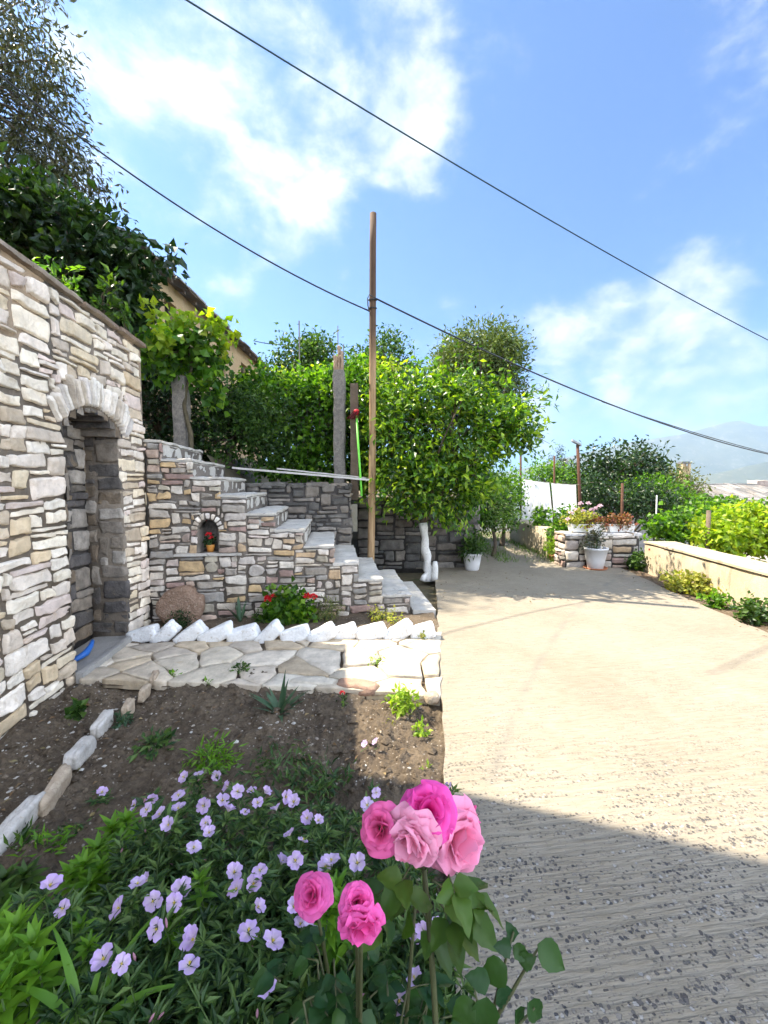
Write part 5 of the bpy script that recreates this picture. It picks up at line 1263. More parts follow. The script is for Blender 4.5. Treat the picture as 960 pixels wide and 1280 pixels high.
for k, s in enumerate(seeds):
    poly = [q for q in quad]
    for k2, s2 in enumerate(seeds):
        if k2 == k: continue
        n = s2 - s; L_ = np.linalg.norm(n)
        if L_ > 1.6: continue
        n = n / L_; poly = clip_poly(poly, n, np.dot((s + s2) / 2, n) - .010)
        if len(poly) < 3: break
    if len(poly) < 3: continue
    poly = np.array(poly); ctr = poly.mean(0)
    pts = []
    for i in range(len(poly)):
        a, b_ = poly[i], poly[(i + 1) % len(poly)]; m_ = max(2, int(np.linalg.norm(b_ - a) / .035))
        for q in range(m_): pts.append(a + (b_ - a) * q / m_)
    pts = np.array(pts); p3 = np.concatenate([pts * 8, np.full((len(pts), 1), k * 1.7)], 1)
    pts = pts + np.stack([vnoise(p3, 1), vnoise(p3 + 31, 2)], 1) * .02 + (pts - ctr) * .0
    if len(pts) < 5: continue
    z0 = .012 + rng.uniform(-.006, .010); tx, ty = rng.uniform(-.012, .012, 2); n = len(pts); rings = []
    for sc, dz in ((1.0, -.07), (1.0, -.006), (.975, .0), (.6, .002), (.25, .003)):
        q = ctr + (pts - ctr) * sc; z = z0 + dz + (q - ctr) @ np.array((tx, ty)) + .003 * vnoise(np.concatenate([q * 14, np.zeros((n, 1))], 1), 8)
        rings.append(np.concatenate([q, z[:, None]], 1))
    V = np.concatenate(rings + [np.array([[*ctr, z0 + .003]])]); Fc = []
    for r in range(4):
        for i in range(n): Fc.append([r * n + i, r * n + (i + 1) % n, (r + 1) * n + (i + 1) % n, (r + 1) * n + i])
    for i in range(n): Fc.append([4 * n + i, 4 * n + (i + 1) % n, 5 * n])
    mb.add(V, Fc, 0)
mb.build('paved_path', M['flag'], None, smooth=True)['kind'] = 'structure'
gx = np.arange(-2.75, .62, .03); gy = np.arange(2.95, 4.4, .03); X, Y_ = np.meshgrid(gx, gy, indexing='ij'); Z = -.022 + .012 * fbm(np.stack([X * 8, Y_ * 8, X * 0], -1), 45)
mb = MB(); keepm = (Y_ > np.interp(X, [q[0] for q in quad[:4]], [q[1] for q in quad[:4]]) - .02) & (X < lane_l(Y_) + .02)
i, j = np.meshgrid(np.arange(len(gx) - 1), np.arange(len(gy) - 1), indexing='ij'); ok = keepm[:-1, :-1]; a = (i * len(gy) + j)[ok]; mm = len(gy)
mb.add(np.stack([X, Y_, Z], -1).reshape(-1, 3), np.stack([a, a + mm, a + mm + 1, a + 1], 1)); struct(mb.build('path_bed', M['soil'], None, smooth=True))
# rough fronts of the paving towards the bed
def boulder(name, label, cat, o, size, rot, mat, seed, group=None, tilt=(0, 0), amp=.10, p=3.2, freq=2.0, n=18):
    """a chipped block: a super-ellipsoid, knocked about by noise and turned"""
    rng = np.random.default_rng(seed); th = np.linspace(-PI / 2, PI / 2, n); ph = np.linspace(0, 2 * PI, 2 * n + 1)
    T, Ph = np.meshgrid(th, ph, indexing='ij')
    d = np.stack([np.cos(T) * np.cos(Ph), np.cos(T) * np.sin(Ph), np.sin(T)], -1)
    r = (np.abs(d) ** p).sum(-1) ** (-1 / p)
    nz_ = vnoise(d * freq + seed * 3.1, seed) * amp + vnoise(d * freq * 2.7 + seed, seed + 1) * amp * .45 + vnoise(d * freq * 6 + seed, seed + 2) * amp * .15
    P = d * (r * (1 + nz_))[..., None] * np.array(size) / 2
    R = np.array(Matrix.Rotation(rot, 3, 'Z') @ Matrix.Rotation(tilt[0], 3, 'Y') @ Matrix.Rotation(tilt[1], 3, 'X'))
    P = P @ R.T + np.asarray(o); mb = MB(); mb.grid(P)
    ob = mb.build(name, mat, None, smooth=True, loc=tuple(o)); return tag(ob, label, cat, group)
WG = 'whitewashed stones bordering the paved strip'
xs_ = [(180, 28), (207, 26), (238, 28), (271, 32), (304, 29), (337, 28), (370, 27), (402, 27), (431, 24), (464, 30), (498, 30), (528, 24)]
names_ = ['whitewashed stone at the wall end of the white row, beside the round stone', 'second whitewashed stone from the tall wall, in front of the round stone', 'whitewashed stone just past the round stone, third from the tall wall', 'large whitewashed slab leaning in front of the small dark agave', 'fifth whitewashed stone from the tall wall, low and wide', 'sixth whitewashed stone from the tall wall, below the stair wall', 'whitewashed stone straight in front of the red geranium, seventh in the row', 'eighth whitewashed stone from the tall wall, in front of the geranium', 'narrow whitewashed stone ninth from the tall wall, on the shadow line', 'sunlit cream stone tenth in the row, flat on its side', 'sunlit pointed cream stone eleventh in the row, below the lowest steps', 'last small sunlit stone of the row, next to the lane']
for k, ((px, wd), lab) in enumerate(zip(xs_, names_)):
    o = G(px, 800 if k < 8 else 797, 0.0); o[2] = .055
    boulder('white_stone', lab, 'stone', o, (.30 + .012 * (wd - 28), .13, .145), .07 + .04 * ((k * 7) % 5 - 2), M['whitewash'], 200 + k, WG, (-.52 - .16 * ((k * 3) % 4 - 1.5) if k not in (4, 6, 9, 11) else -.28, .08 * ((k * 5) % 3 - 1)), .085, (10, 7, 14, 8)[k % 4], 1.6)
M['edgewhite'] = rough_mat('pale_edging', (.42, .395, .36), (.58, .55, .51), 14, .9, .8, .01, 55, c=(.40, .33, .25))
M['edgetan'] = rough_mat('tan_edging', (.36, .28, .20), (.52, .43, .32), 14, .9, .8, .01, 55, c=(.26, .20, .15))
ES = [((20, 1034), .27, .10, 'smooth grey-white edging stone nearest the frame corner'), ((68, 989), .26, .085, 'long brown edging stone between two whitish ones'), ((101, 941), .22, .10, 'largest whitish edging stone in the dividing row'), ((127, 906), .17, .09, 'chipped white edging stone in the middle of the dividing row'), ((160, 886), .13, .075, 'small tan edging stone, third from the paving'), ((181, 866), .14, .06, 'thin brown edging stone, second from the paving'), ((193, 849), .13, .07, 'grey-violet edging stone touching the paving')]
d_ = G(185, 845)[:2] - G(0, 1060)[:2]; ea = math.atan2(d_[1], d_[0])
for k, ((px, py), L_, w_, lab) in enumerate(ES):
    o = G(px, py, .0); o[2] = BED_Z + .05
    boulder('edging_stone', lab, 'stone', o, (L_ * 1.05, w_ * .72, .10), ea + (-.08, .1, .05, -.1, .1, 0, .1)[k], M['edgewhite'] if k in (0, 2, 3) else M['edgetan'], 230 + k, 'edging stones dividing the bed', (0.12 * (k % 3 - 1), .12 * (k % 2)), .14, 8, 1.5)
boulder('kerb_stone', 'reddish brown stone set at the front of the paving, below the sunlit flags', 'stone', G(447, 858) + (0, 0, -.01), (.34, .13, .10), -.28, stone_mat('red_kerb', [(.34, .20, .14), (.38, .24, .17)], .3), 241, None, (0, 0), .1, 4)
boulder('kerb_stone', 'flat pale stone at the front of the paving behind the dark agave', 'stone', G(392, 853) + (0, 0, -.012), (.36, .12, .08), -.1, M['flag'], 242, None, (0, 0), .1, 4)
boulder('kerb_stone', 'small rounded pale stone on the soil between paving and lane', 'stone', G(540, 871) + (0, 0, -.005), (.11, .10, .08), .3, M['edgestone'], 243, None, (0, 0), .1, 3)
# round millstone leaning on the stair wall
o = FS.p(.37, .16, .17); mt = thing('round_stone', 'round pinkish millstone with a chipped rim leaning on the stair wall', 'millstone', tuple(o))
mb = MB(); nn = 40; rings = []; rngm = np.random.default_rng(140)
for r, dn in ((.0, .075), (.10, .078), (.17, .077), (.205, .066), (.222, .04), (.225, .0), (.22, -.05), (.2, -.07), (0.0, -.07)):
    a_ = np.linspace(0, 2 * PI, nn, endpoint=False); rr = r * (1 + .11 * vnoise(np.stack([np.cos(a_) * 2.6, np.sin(a_) * 2, a_ * 0 + 3], 1), 7)); rr = np.where((a_ > .55) & (a_ < .8) & (r > .1), rr * .86, rr)
    rings.append(FS.p(.37 + rr * np.cos(a_) * 1.12, .19 + rr * np.sin(a_), .10 + dn - (rr * np.sin(a_)) * .18))
V = np.concatenate(rings); Fc = [[r * nn + i, r * nn + (i + 1) % nn, (r + 1) * nn + (i + 1) % nn, (r + 1) * nn + i] for r in range(8) for i in range(nn)]
mb.add(V, Fc); mb.build('stone_disc', rough_mat('pink_puddingstone', (.26, .165, .11), (.42, .29, .21), 14, .95, 1.3, .03, 48, c=(.52, .43, .35)), mt, smooth=True)
bushlet('clump_plant', 'dark moss-like clump at the foot of the round millstone', 'plant', FS.p(.42, .0, .28), [(0, 0, .09, .13, .07, .08, 46)], 'dark', 9, .03, .035, .014, 141, 8)
bushlet('geranium', 'bright green geranium with red blooms against the stair wall', 'plant', FS.p(1.55, .0, .2), [(0, 0, .20, .20, .13, .15, 55), (.1, 0, .1, .18, .12, .1, 30), (-.1, 0, .1, .12, .1, .1, 20)], 'vine', 7, .045, .075, .075, 142, 16, flowers=[(-.20, -.05, .27, .045, 'redflower'), (.24, -.05, .30, .04, 'redflower'), (.30, -.03, .29, .04, 'redflower'), (-.14, -.05, .30, .03, 'redflower')])
bushlet('clump_plant', 'grey-green feathery clump beside the geranium under the steps', 'plant', FS.p(2.0, .0, .2), [(0, 0, .12, .15, .12, .12, 60)], 'olive', 9, .03, .05, .010, 143, 12)
bushlet('clump_plant', 'small yellow-green weed beside the lowest step', 'plant', FS.p(2.62, .0, .25), [(0, 0, .07, .14, .1, .07, 26), (.18, -.2, .05, .08, .1, .05, 12)], 'yellowish', 8, .03, .035, .02, 144, 8)
bushlet('clump_plant', 'low dark weed behind the white stones, near the geranium', 'plant', FS.p(1.3, .0, .2), [(0, 0, .06, .1, .08, .06, 22)], 'mid', 8, .03, .04, .02, 145, 8)
# niche pot
o = FS.p(SNU + .005, SNZ0 + .001, -.06); t = thing('flower_pot', 'tiny amber pot standing in the arched niche of the stair wall', 'pot', tuple(o))
mb = MB(); mb.lathe([(0, 0), (.036, 0), (.043, .05), (.048, .07), (.048, .082), (.04, .082), (.036, .06), (0, .06)], 20, 0, tuple(o)); mb.build('pot_body', M['potyellow'], t, smooth=True)
bushlet('niche_plant', 'small dark red flower growing in the amber niche pot', 'plant', o + (0, 0, .06), [(0, 0, .07, .045, .04, .05, 14)], 'dark', 6, .018, .04, .03, 146, 5, flowers=[(-.01, -.02, .14, .03, 'redflower'), (.02, -.02, .10, .025, 'redflower')])
# blue plastic piece of unknown kind on the alcove floor
a = FL.p(.62, .03, -.12); mb = MB(); mb.tube([FL.p(1.2, .06, -.12), FL.p(1.08, .075, -.09), FL.p(1.0, .11, -.09), FL.p(.95, .14, -.1)], [.02, .03, .022, .015], 10)
tag(mb.build('blue_plastic_piece', M['blue'], None, smooth=True), 'blue plastic piece lying on the alcove floor', 'plastic object')

# ================================================================== weeds, pebbles
rng = np.random.default_rng(150)
def weed(name, label, px, py, r, h, leaf, n, L, Wd, seed, group=None, z=None):
    return bushlet(name, label, 'plant', G(px, py, BED_Z if z is None else z), [(0, 0, h * .5, r, r, h * .5, n)], leaf, 7, r * .22, L, Wd, seed, 8, group)
WD = 'small weeds scattered over the bed'
weed('garden_weed', 'bright leafy weed in the sunlit corner of the bed, beside the lane', 502, 890, .085, .16, 'lime', 40, .045, .022, 300, WD)
weed('garden_weed', 'tiny weed below the sunlit leafy one, beside the lane', 526, 918, .035, .08, 'lime', 12, .035, .018, 301, WD)
weed('garden_weed', 'pale little weed near the sunlit lane edge, above the roses', 529, 972, .04, .05, 'lime', 10, .03, .012, 302, WD)
weed('garden_weed', 'wilted broad-leaved seedling near the tall wall', 100, 893, .06, .06, 'mid', 6, .08, .05, 303, WD)
weed('garden_weed', 'small bright weed at the front of the paving by the dividing row', 214, 853, .07, .05, 'phlox', 12, .06, .025, 304, WD)
weed('garden_weed', 'low weed at the front of the paving, right of the dividing row'.replace('right of', 'past'), 262, 862, .05, .06, 'phlox', 10, .05, .02, 305, WD)
weed('garden_weed', 'dark weed clump in the middle of the bare soil', 192, 938, .09, .06, 'prim', 20, .06, .022, 306, WD)
weed('garden_weed', 'bluish small weed beside the chipped white edging stone', 150, 905, .05, .05, 'agave', 10, .05, .02, 307, WD)
weed('garden_weed', 'bright green feathery tuft behind the primrose patch', 262, 960, .12, .10, 'phlox', 46, .06, .012, 308, WD)
weed('garden_weed', 'thin dark weeds spread behind the primroses, below the agave', 350, 965, .16, .06, 'prim', 30, .05, .014, 309, WD)
weed('garden_weed', 'grassy dark weeds between the primroses and the sunlit soil', 400, 985, .14, .07, 'prim', 34, .06, .014, 310, WD)
weed('garden_weed', 'single yellowish sprig on the sunlit soil', 480, 905, .05, .03, 'yellowish', 6, .025, .01, 311, WD)
weed('garden_weed', 'little weed growing out of the paving near the lane', 525, 798, .07, .07, 'yellowish', 16, .04, .02, 312, WD, 0)
weed('garden_weed', 'weed between the sunlit flagstones', 470, 828, .09, .025, 'lime', 14, .035, .012, 313, WD, 0)
weed('garden_weed', 'weed in the paving joint beside the agave', 300, 838, .07, .04, 'mid', 12, .04, .02, 314, WD, 0)
weed('garden_weed', 'green weeds around the corner edging stone', 60, 1065, .07, .06, 'phlox', 20, .05, .014, 315, WD)
weed('garden_weed', 'short grassy weeds close to the frame corner', 10, 1070, .07, .06, 'mid', 18, .06, .016, 316, WD)
weed('garden_weed', 'dark tuft between the dividing row and the primroses', 88, 1043, .05, .03, 'prim', 12, .03, .01, 317, WD)
o = G(428, 885, BED_Z); bushlet('marigold', 'single orange marigold on a short stem in front of the kerb stone', 'flower', o, [(0, 0, .05, .02, .02, .04, 6)], 'mid', 4, .015, .03, .012, 318, 3, flowers=[(0, 0, .11, .018, 'redflower')])
# pebbles and clods on the bed
n = 5200; px_ = rng.uniform(-2.4, .32, n); py_ = rng.uniform(.7, 3.2, n); kk = px_ < lane_l(py_) - .02; kk &= py_ < np.interp(px_, [q[0] for q in quad[:4]], [q[1] for q in quad[:4]]) - .02
kk &= px_ > -(2.1 + .12 * py_) + .05
px_, py_ = px_[kk], py_[kk]; dn_ = fbm(np.stack([px_ * 1.5, py_ * 1.5, px_ * 0], 1), 77, 3); kk = dn_ + rng.random(len(px_)) * .9 > .35; px_, py_ = px_[kk], py_[kk]
mb = MB()
ico = np.array([(0, 0, 1), (.9, 0, .2), (.28, .85, .2), (-.72, .53, .2), (-.72, -.53, .2), (.28, -.85, .2), (.3, .3, -.7), (-.5, 0, -.7), (.3, -.5, -.7)])
icf = [[0, 1, 2], [0, 2, 3], [0, 3, 4], [0, 4, 5], [0, 5, 1], [1, 6, 2], [2, 6, 3], [3, 6, 7], [3, 7, 4], [4, 7, 8], [4, 8, 5], [5, 8, 1], [1, 8, 6], [6, 8, 7]]
zz = bed_h(px_, py_)
for k in range(len(px_)):
    s = .004 + .010 * rng.random() ** 2.5 + (.012 if rng.random() < .02 else 0); a_ = rng.uniform(0, 6.3); v = ico * rng.uniform(.75, 1.25, ico.shape) * np.array((s * 1.3, s, s * .65)); ca, sa = math.cos(a_), math.sin(a_)
    mb.add(np.stack([px_[k] + v[:, 0] * ca - v[:, 1] * sa, py_[k] + v[:, 0] * sa + v[:, 1] * ca, zz[k] + s * .2 + v[:, 2]], 1), icf)
cm = MB(); n2 = 2200; cx_ = rng.uniform(-2.4, .32, n2); cy_ = rng.uniform(.9, 3.15, n2); kk = (cx_ < lane_l(cy_) - .03) & (cx_ > -(2.1 + .12 * cy_) + .05) & (cy_ < np.interp(cx_, [q[0] for q in quad[:4]], [q[1] for q in quad[:4]]) - .03)
cx_, cy_ = cx_[kk], cy_[kk]; cz_ = bed_h(cx_, cy_)
for k in range(len(cx_)):
    s = .007 + .026 * rng.random() ** 4; v = ico * rng.uniform(.7, 1.3, ico.shape) * np.array((s * 1.2, s, s * .8)); a_ = rng.uniform(0, 6.3); ca, sa = math.cos(a_), math.sin(a_)
    cm.add(np.stack([cx_[k] + v[:, 0] * ca - v[:, 1] * sa, cy_[k] + v[:, 0] * sa + v[:, 1] * ca, cz_[k] + v[:, 2]], 1), icf)
cm.build('soil_clods', M['soil'], None)['kind'] = 'stuff'
M['pebble'] = stone_mat('chips', [(.34, .30, .25), (.16, .13, .10), (.42, .39, .34), (.12, .095, .07), (.24, .20, .16), (.13, .10, .075), (.17, .135, .10), (.11, .085, .06), (.20, .16, .12), (.14, .11, .08), (.50, .48, .44), (.1, .08, .06)], .2, .3, .2, 2)
mb.build('pebbles', M['pebble'], None)['kind'] = 'stuff'

lp_ = []
for k in range(420):
    if k < 260:
        x, y = rng.uniform(-2.4, .25), rng.uniform(.9, 3.1)
        if x < -(2.1 + .12 * y) + .05: continue
        z = float(bed_h(np.array([x]), np.array([y]))[0]) + .012
    elif k < 330:
        y = rng.uniform(2.2, 7.6); x = lane_r(y) + rng.normal() * .12; z = .015
    else:
        y = rng.uniform(5.4, 7.7); x = rng.uniform(lane_l(y) + .05, 2.6); z = .012
    lp_.append((x, y, z))
lp_ = np.array(lp_); n = len(lp_); mb = MB(); az = rng.uniform(0, 6.3, n)
mb.leaves(lp_, np.stack([np.cos(az), np.sin(az), rng.normal(size=n) * .2], 1), np.array((0, 0, 1.0)) + rng.normal(size=(n, 3)) * .35, rng.uniform(.018, .05, n), rng.uniform(.010, .022, n), 0, .3)
mb.build('leaf_litter', leaf_mat('dry_leaf', [(.16, .09, .04), (.24, .15, .07), (.10, .06, .03), (.30, .22, .10), (.14, .13, .05)], .2, (1, 1, 1), big=False), None)['kind'] = 'stuff'
# ================================================================== evening primroses
M['prim'] = petal_mat('primrose_petal', (.72, .70, .35), (.68, .50, .84), .35, .2)
M['stamen'] = plain('yellow_stamen', (.62, .50, .06), .6)
def prim_mesh(seed, openness):
    """four broad overlapping petals in a shallow cup, yellow stamens"""
    rng = np.random.default_rng(seed); mb = MB(); R = .031
    for k in range(4):
        a0_ = k * PI / 2 + rng.uniform(-.12, .12); cup = openness + rng.uniform(-.12, .12); n = 7; P = np.zeros((n, n, 3)); T = np.zeros((n, n))
        for i in range(n):
            r = i / (n - 1)
            for j in range(n):
                v = j / (n - 1) * 2 - 1
                half = .93 * math.sin(min(1, r * 1.15 + .08) * PI / 2) ** .8
                edge = 1 - .42 * abs(v) ** 3 - .10 * max(0, 1 - abs(v) * 3.5)
                rr = R * r * edge; an = a0_ + v * half * (0.80 + .22 * r)
                th = cup * (1 - .45 * r)            # steep foot, opening rim
                z = R * (math.sin(cup) * r * (1 - .28 * r)) + .0022 * math.sin(v * 5 + seed + k) * r + .0012 * math.sin(v * 11) * r + (.0012 if k % 2 else 0)
                P[i, j] = (math.cos(an) * rr * math.cos(th * .8), math.sin(an) * rr * math.cos(th * .8), z); T[i, j] = r
        mb.grid(P, 0, T)
    for k in range(8):
        a_ = k * PI / 4; mb.tube([(0, 0, .002), (.003 * math.cos(a_), .003 * math.sin(a_), .010)], .0007, 4, 1)
    mb.tube([(0, 0, .004), (0, 0, -.012), (.001, 0, -.03)], [.0012, .0018, .0015], 5, 2)
    me = mb.build('flower', [M['prim'], M['stamen'], M['greenstem']], None, smooth=True)
    return me
protos = [prim_mesh(k, op) for k, op in enumerate((.35, .5, .65, .95, .25, .8))]
FLW = [(230, 972), (248, 969), (271, 969), (190, 1000), (223, 995), (223, 1012), (184, 1013), (170, 1006), (201, 1019), (212, 1032), (255, 1007), (286, 984), (297, 990), (277, 1002), (315, 990), (330, 992), (306, 1016), (285, 1016), (322, 1005), (356, 997), (367, 1004), (346, 1014), (257, 1029), (261, 1042), (242, 1061), (384, 1024), (397, 1027), (363, 1045), (378, 1052), (61, 1110), (80, 1136), (151, 1135), (172, 1106), (185, 1102), (192, 1126), (218, 1128), (226, 1112), (197, 1161), (236, 1169), (245, 1175), (236, 1208), (131, 1200), (152, 1205), (292, 1092), (297, 1112), (316, 1106), (325, 1089), (351, 1082), (369, 1077), (406, 1085), (447, 1080), (321, 1135), (310, 1166), (375, 1157), (389, 1167), (340, 1178), (331, 1230), (367, 1135), (470, 991), (459, 1007), (519, 1226), (525, 1253), (500, 1252), (531, 1166), (546, 1158), (514, 1168), (560, 985), (414, 1078)]
rng = np.random.default_rng(160)
PZ = .40
pc = thing('primrose_patch', 'spreading patch of lilac-pink evening primroses in dark leaves', 'flower patch', tuple(G(260, 1130, 0)))
stems_mb = MB(); leaf_pos = []; leaf_ax = []
first = {}
def add_flower(px, py, parent, k, zref=None, dz=-.0):
    hz2 = (PZ if py > 1040 else PZ - .10 * min(1, (1040 - py) / 70)) + rng.uniform(-.03, .03) if zref is None else zref
    c = G(px, py, hz2); v = k % 6
    pr0 = protos[v]
    if v not in first: ob = pr0; first[v] = 1
    else: ob = pr0.copy(); COL.objects.link(ob)
    ob.parent = parent; ob.matrix_parent_inverse = Matrix.Translation(parent.location).inverted()
    az = rng.uniform(0, 2 * PI); tl = rng.uniform(.1, 1.05)
    d = Vector((math.cos(az) * math.sin(tl) * .8, math.sin(az) * math.sin(tl) * .8 - .28, math.cos(tl))).normalized()
    qr = d.to_track_quat('Z', 'Y').to_matrix() @ Matrix.Rotation(rng.uniform(0, 6.3), 3, 'Z')
    ob.rotation_euler = qr.to_euler(); ob.location = c; s = rng.uniform(.66, .98); ob.scale = (s * rng.uniform(.82, 1.08), s, s * rng.uniform(.8, 1.5))
    return c, np.array(d)
def stem_to(mb, c, d, gz=BED_Z, spread=.10):
    f = np.array((c[0] + rng.normal() * spread, c[1] + rng.normal() * spread + .04, gz)); e = c - d * .028
    t = np.linspace(0, 1, 8)[:, None]; P = f + (e - f) * t; P[:, :2] += np.sin(t * PI) * rng.normal(size=2) * .03; mb.tube(P, np.linspace(.0024, .0014, 8), 5); return P
for k, (px, py) in enumerate(FLW):
    c, d = add_flower(px, py, pc, k); P = stem_to(stems_mb, c, d); leaf_pos.append(P)
# leafy shoots without flowers fill the patch
reg = []
while len(reg) < 640:
    px, py = rng.uniform(20, 560), rng.uniform(985, 1330)
    u = (px - 60) / 500
    top = 1000 + 130 * max(0, 1 - px / 210) ** 1.0 if px < 400 else 1000 + (px - 400) * .25
    if px < 130: top = max(top, 1115)
    if py < top: continue
    if px > 520 and py < 1120: continue
    reg.append((px, py))
for px, py in reg:
    hz2 = (PZ - .10 if py > 1040 else PZ - .20 * min(1, (1045 - py) / 60) - .06) * rng.uniform(.6, 1.06)
    c = G(px, py, hz2)
    if c[0] > lane_l(c[1]) - .01 or c[1] < .42: continue
    P = stem_to(stems_mb, c, np.array((0, 0, 1.0)), BED_Z, .07); leaf_pos.append(P)
stems_mb.build('stem', M['greenstem'], pc)
Ps = np.concatenate([np.repeat(p[2:], 7, 0) for p in leaf_pos]); Ps += rng.normal(size=Ps.shape) * .004; n = len(Ps)
Ps = np.concatenate([Ps, np.concatenate([np.repeat(p[-1:], 6, 0) for p in leaf_pos])]); n = len(Ps)
az = rng.uniform(0, 2 * PI, n); el = rng.uniform(.0, 1.0, n); ax = np.stack([np.cos(az) * np.cos(el), np.sin(az) * np.cos(el), np.sin(el)], 1)
nr = unit(np.stack([-np.cos(az) * np.sin(el), -np.sin(az) * np.sin(el), np.cos(el)], 1) + rng.normal(size=(n, 3)) * .3)
mb = MB(); mb.leaves(Ps, ax, nr, rng.uniform(.03, .062, n), rng.uniform(.010, .017, n), 0, .28); mb.build('foliage', LM['prim'], pc)
mb = MB()
for k in range(90):
    p_ = leaf_pos[rng.integers(len(leaf_pos))][-1] + rng.normal(size=3) * (.012, .012, .006); d = unit((rng.normal(size=(1, 3)) * .45 + (0, 0, .8)))[0]; L_ = rng.uniform(.014, .026)
    mb.tube([p_, p_ + d * L_ * .35, p_ + d * L_ * .7, p_ + d * L_], [.0014, .0036, .003, .0006], 6)
mb.build('buds', plain('pink_bud', (.40, .20, .26), .6, .2, 0, .4, 80), pc, smooth=True)['kind'] = 'stuff'
# a lone seedling in bloom
sp_ = thing('primrose_seedling', 'single lilac primrose blooming alone on the bare soil', 'flower', tuple(G(127, 1002, BED_Z)))
c, d = add_flower(127, 992, sp_, 1, .03); mb = MB(); stem_to(mb, c, d, BED_Z, .01); mb.build('stem', M['greenstem'], sp_)
n = 60; mb = MB(); b0 = G(127, 1000, BED_Z + .01); az = rng.uniform(0, 6.3, n); ax = np.stack([np.cos(az), np.sin(az), rng.uniform(.1, .7, n)], 1); mb.leaves(np.tile(b0, (n, 1)) + rng.normal(size=(n, 3)) * .018, ax, np.tile((0, 0, 1.0), (n, 1)) + rng.normal(size=(n, 3)) * .3, .04, .013); mb.build('foliage', LM['prim'], sp_)
for px, py, lab, zz_ in ((457, 931, 'pale pink primrose lying on the soil at the shadow edge', .02), (471, 929, 'second pale primrose at the shadow edge, close to the other', .02)):
    t = thing('primrose_seedling', lab, 'flower', tuple(G(px, py, BED_Z))); c, d = add_flower(px, py, t, 3, zz_); mb = MB(); stem_to(mb, c, d, BED_Z, .01); mb.build('stem', M['greenstem'], t)

# ================================================================== bright herbs in whorls
def whorl_plant(name, label, tops, leaf, L, Wd, seed, h=.3, group=None, zt=.25):
    rng = np.random.default_rng(seed); tops3 = [G(px, py, z) for px, py, z in tops]
    t = thing(name, label, 'plant', (tops3[0][0], tops3[0][1], BED_Z), group); sm = MB(); lm = MB()
    for c in tops3:
        f = np.array((c[0] + rng.normal() * .03, c[1] + .03 + rng.normal() * .02, BED_Z)); q = f + (c - f) * np.linspace(0, 1, 7)[:, None]; q[:, 0] += np.sin(np.linspace(0, PI, 7)) * rng.normal() * .015; sm.tube(q, np.linspace(.004, .002, 7), 5)
        for lv, (k0, sc, el0) in enumerate(((1.0, .75, 1.0), (.97, 1.0, .6), (.86, 1.1, .3), (.72, 1.05, .12), (.56, .9, .0))):
            p = f + (c - f) * k0; nl_ = 6 if lv < 2 else 5; a0_ = rng.uniform(0, 6.3)
            for k in range(nl_): strap(lm, p, a0_ + k * 2 * PI / nl_ + rng.uniform(-.2, .2), L * sc * rng.uniform(.8, 1.15), Wd * sc, el0 + rng.uniform(-.1, .2), rng.uniform(.3, .9), 6, .3)
    sm.build('stem', M['greenstem'], t); lm.build('foliage', LM[leaf], t, smooth=True)
whorl_plant('leafy_herb', 'bright green whorled herb behind the primroses, nearest the dividing row', [(140, 1035, .16), (158, 1026, .17), (122, 1060, .16), (150, 1055, .15), (172, 1040, .12)], 'phlox', .075, .024, 170)
whorl_plant('leafy_herb', 'bright green whorled herb beside the lone lilac flower'.replace('beside', 'below'), [(105, 1082, .18), (88, 1092, .16), (125, 1088, .16), (112, 1108, .14)], 'phlox', .075, .024, 171)
whorl_plant('leafy_herb', 'tall lime herb at the frame edge, above the strap leaves', [(20, 1160, .36), (40, 1182, .36), (5, 1190, .36), (48, 1212, .33), (18, 1215, .34), (-8, 1160, .34), (0, 1240, .34)], 'phlox', .075, .026, 172)
whorl_plant('leafy_herb', 'small bright herb showing in the heart of the primrose patch', [(248, 1102, .34)], 'phlox', .05, .02, 173)
whorl_plant('leafy_herb', 'little bright herb among the front primrose blooms, nearer than the one in their heart', [(215, 1148, .34)], 'phlox', .05, .02, 176)
whorl_plant('leafy_herb', 'bright herb between the tall lime herb and the primrose blooms', [(100, 1160, .30), (110, 1185, .30)], 'phlox', .05, .02, 177)
whorl_plant('leafy_herb', 'light green herb growing under the two front roses', [(418, 1112, .42), (425, 1130, .42), (410, 1140, .40)], 'phlox', .06, .022, 174)
whorl_plant('leafy_herb', 'low dark herb at the frame edge beside the dividing row', [(5, 1100, .10), (30, 1095, .08), (-10, 1120, .12)], 'mid', .07, .03, 175)
o = G(105, 1290, .24)
strap_plant('day_lily', 'arching strap-leaved lily at the bottom corner of the bed', o, [(2.5, .27, .022, 1.1, 1.3), (.85, .30, .020, 1.2, 1.2), (2.95, .25, .024, .8, 1.3), (1.55, .17, .018, 1.3, .9), (.3, .25, .022, .6, 1.1), (3.3, .18, .022, .5, .8)], 'strap')

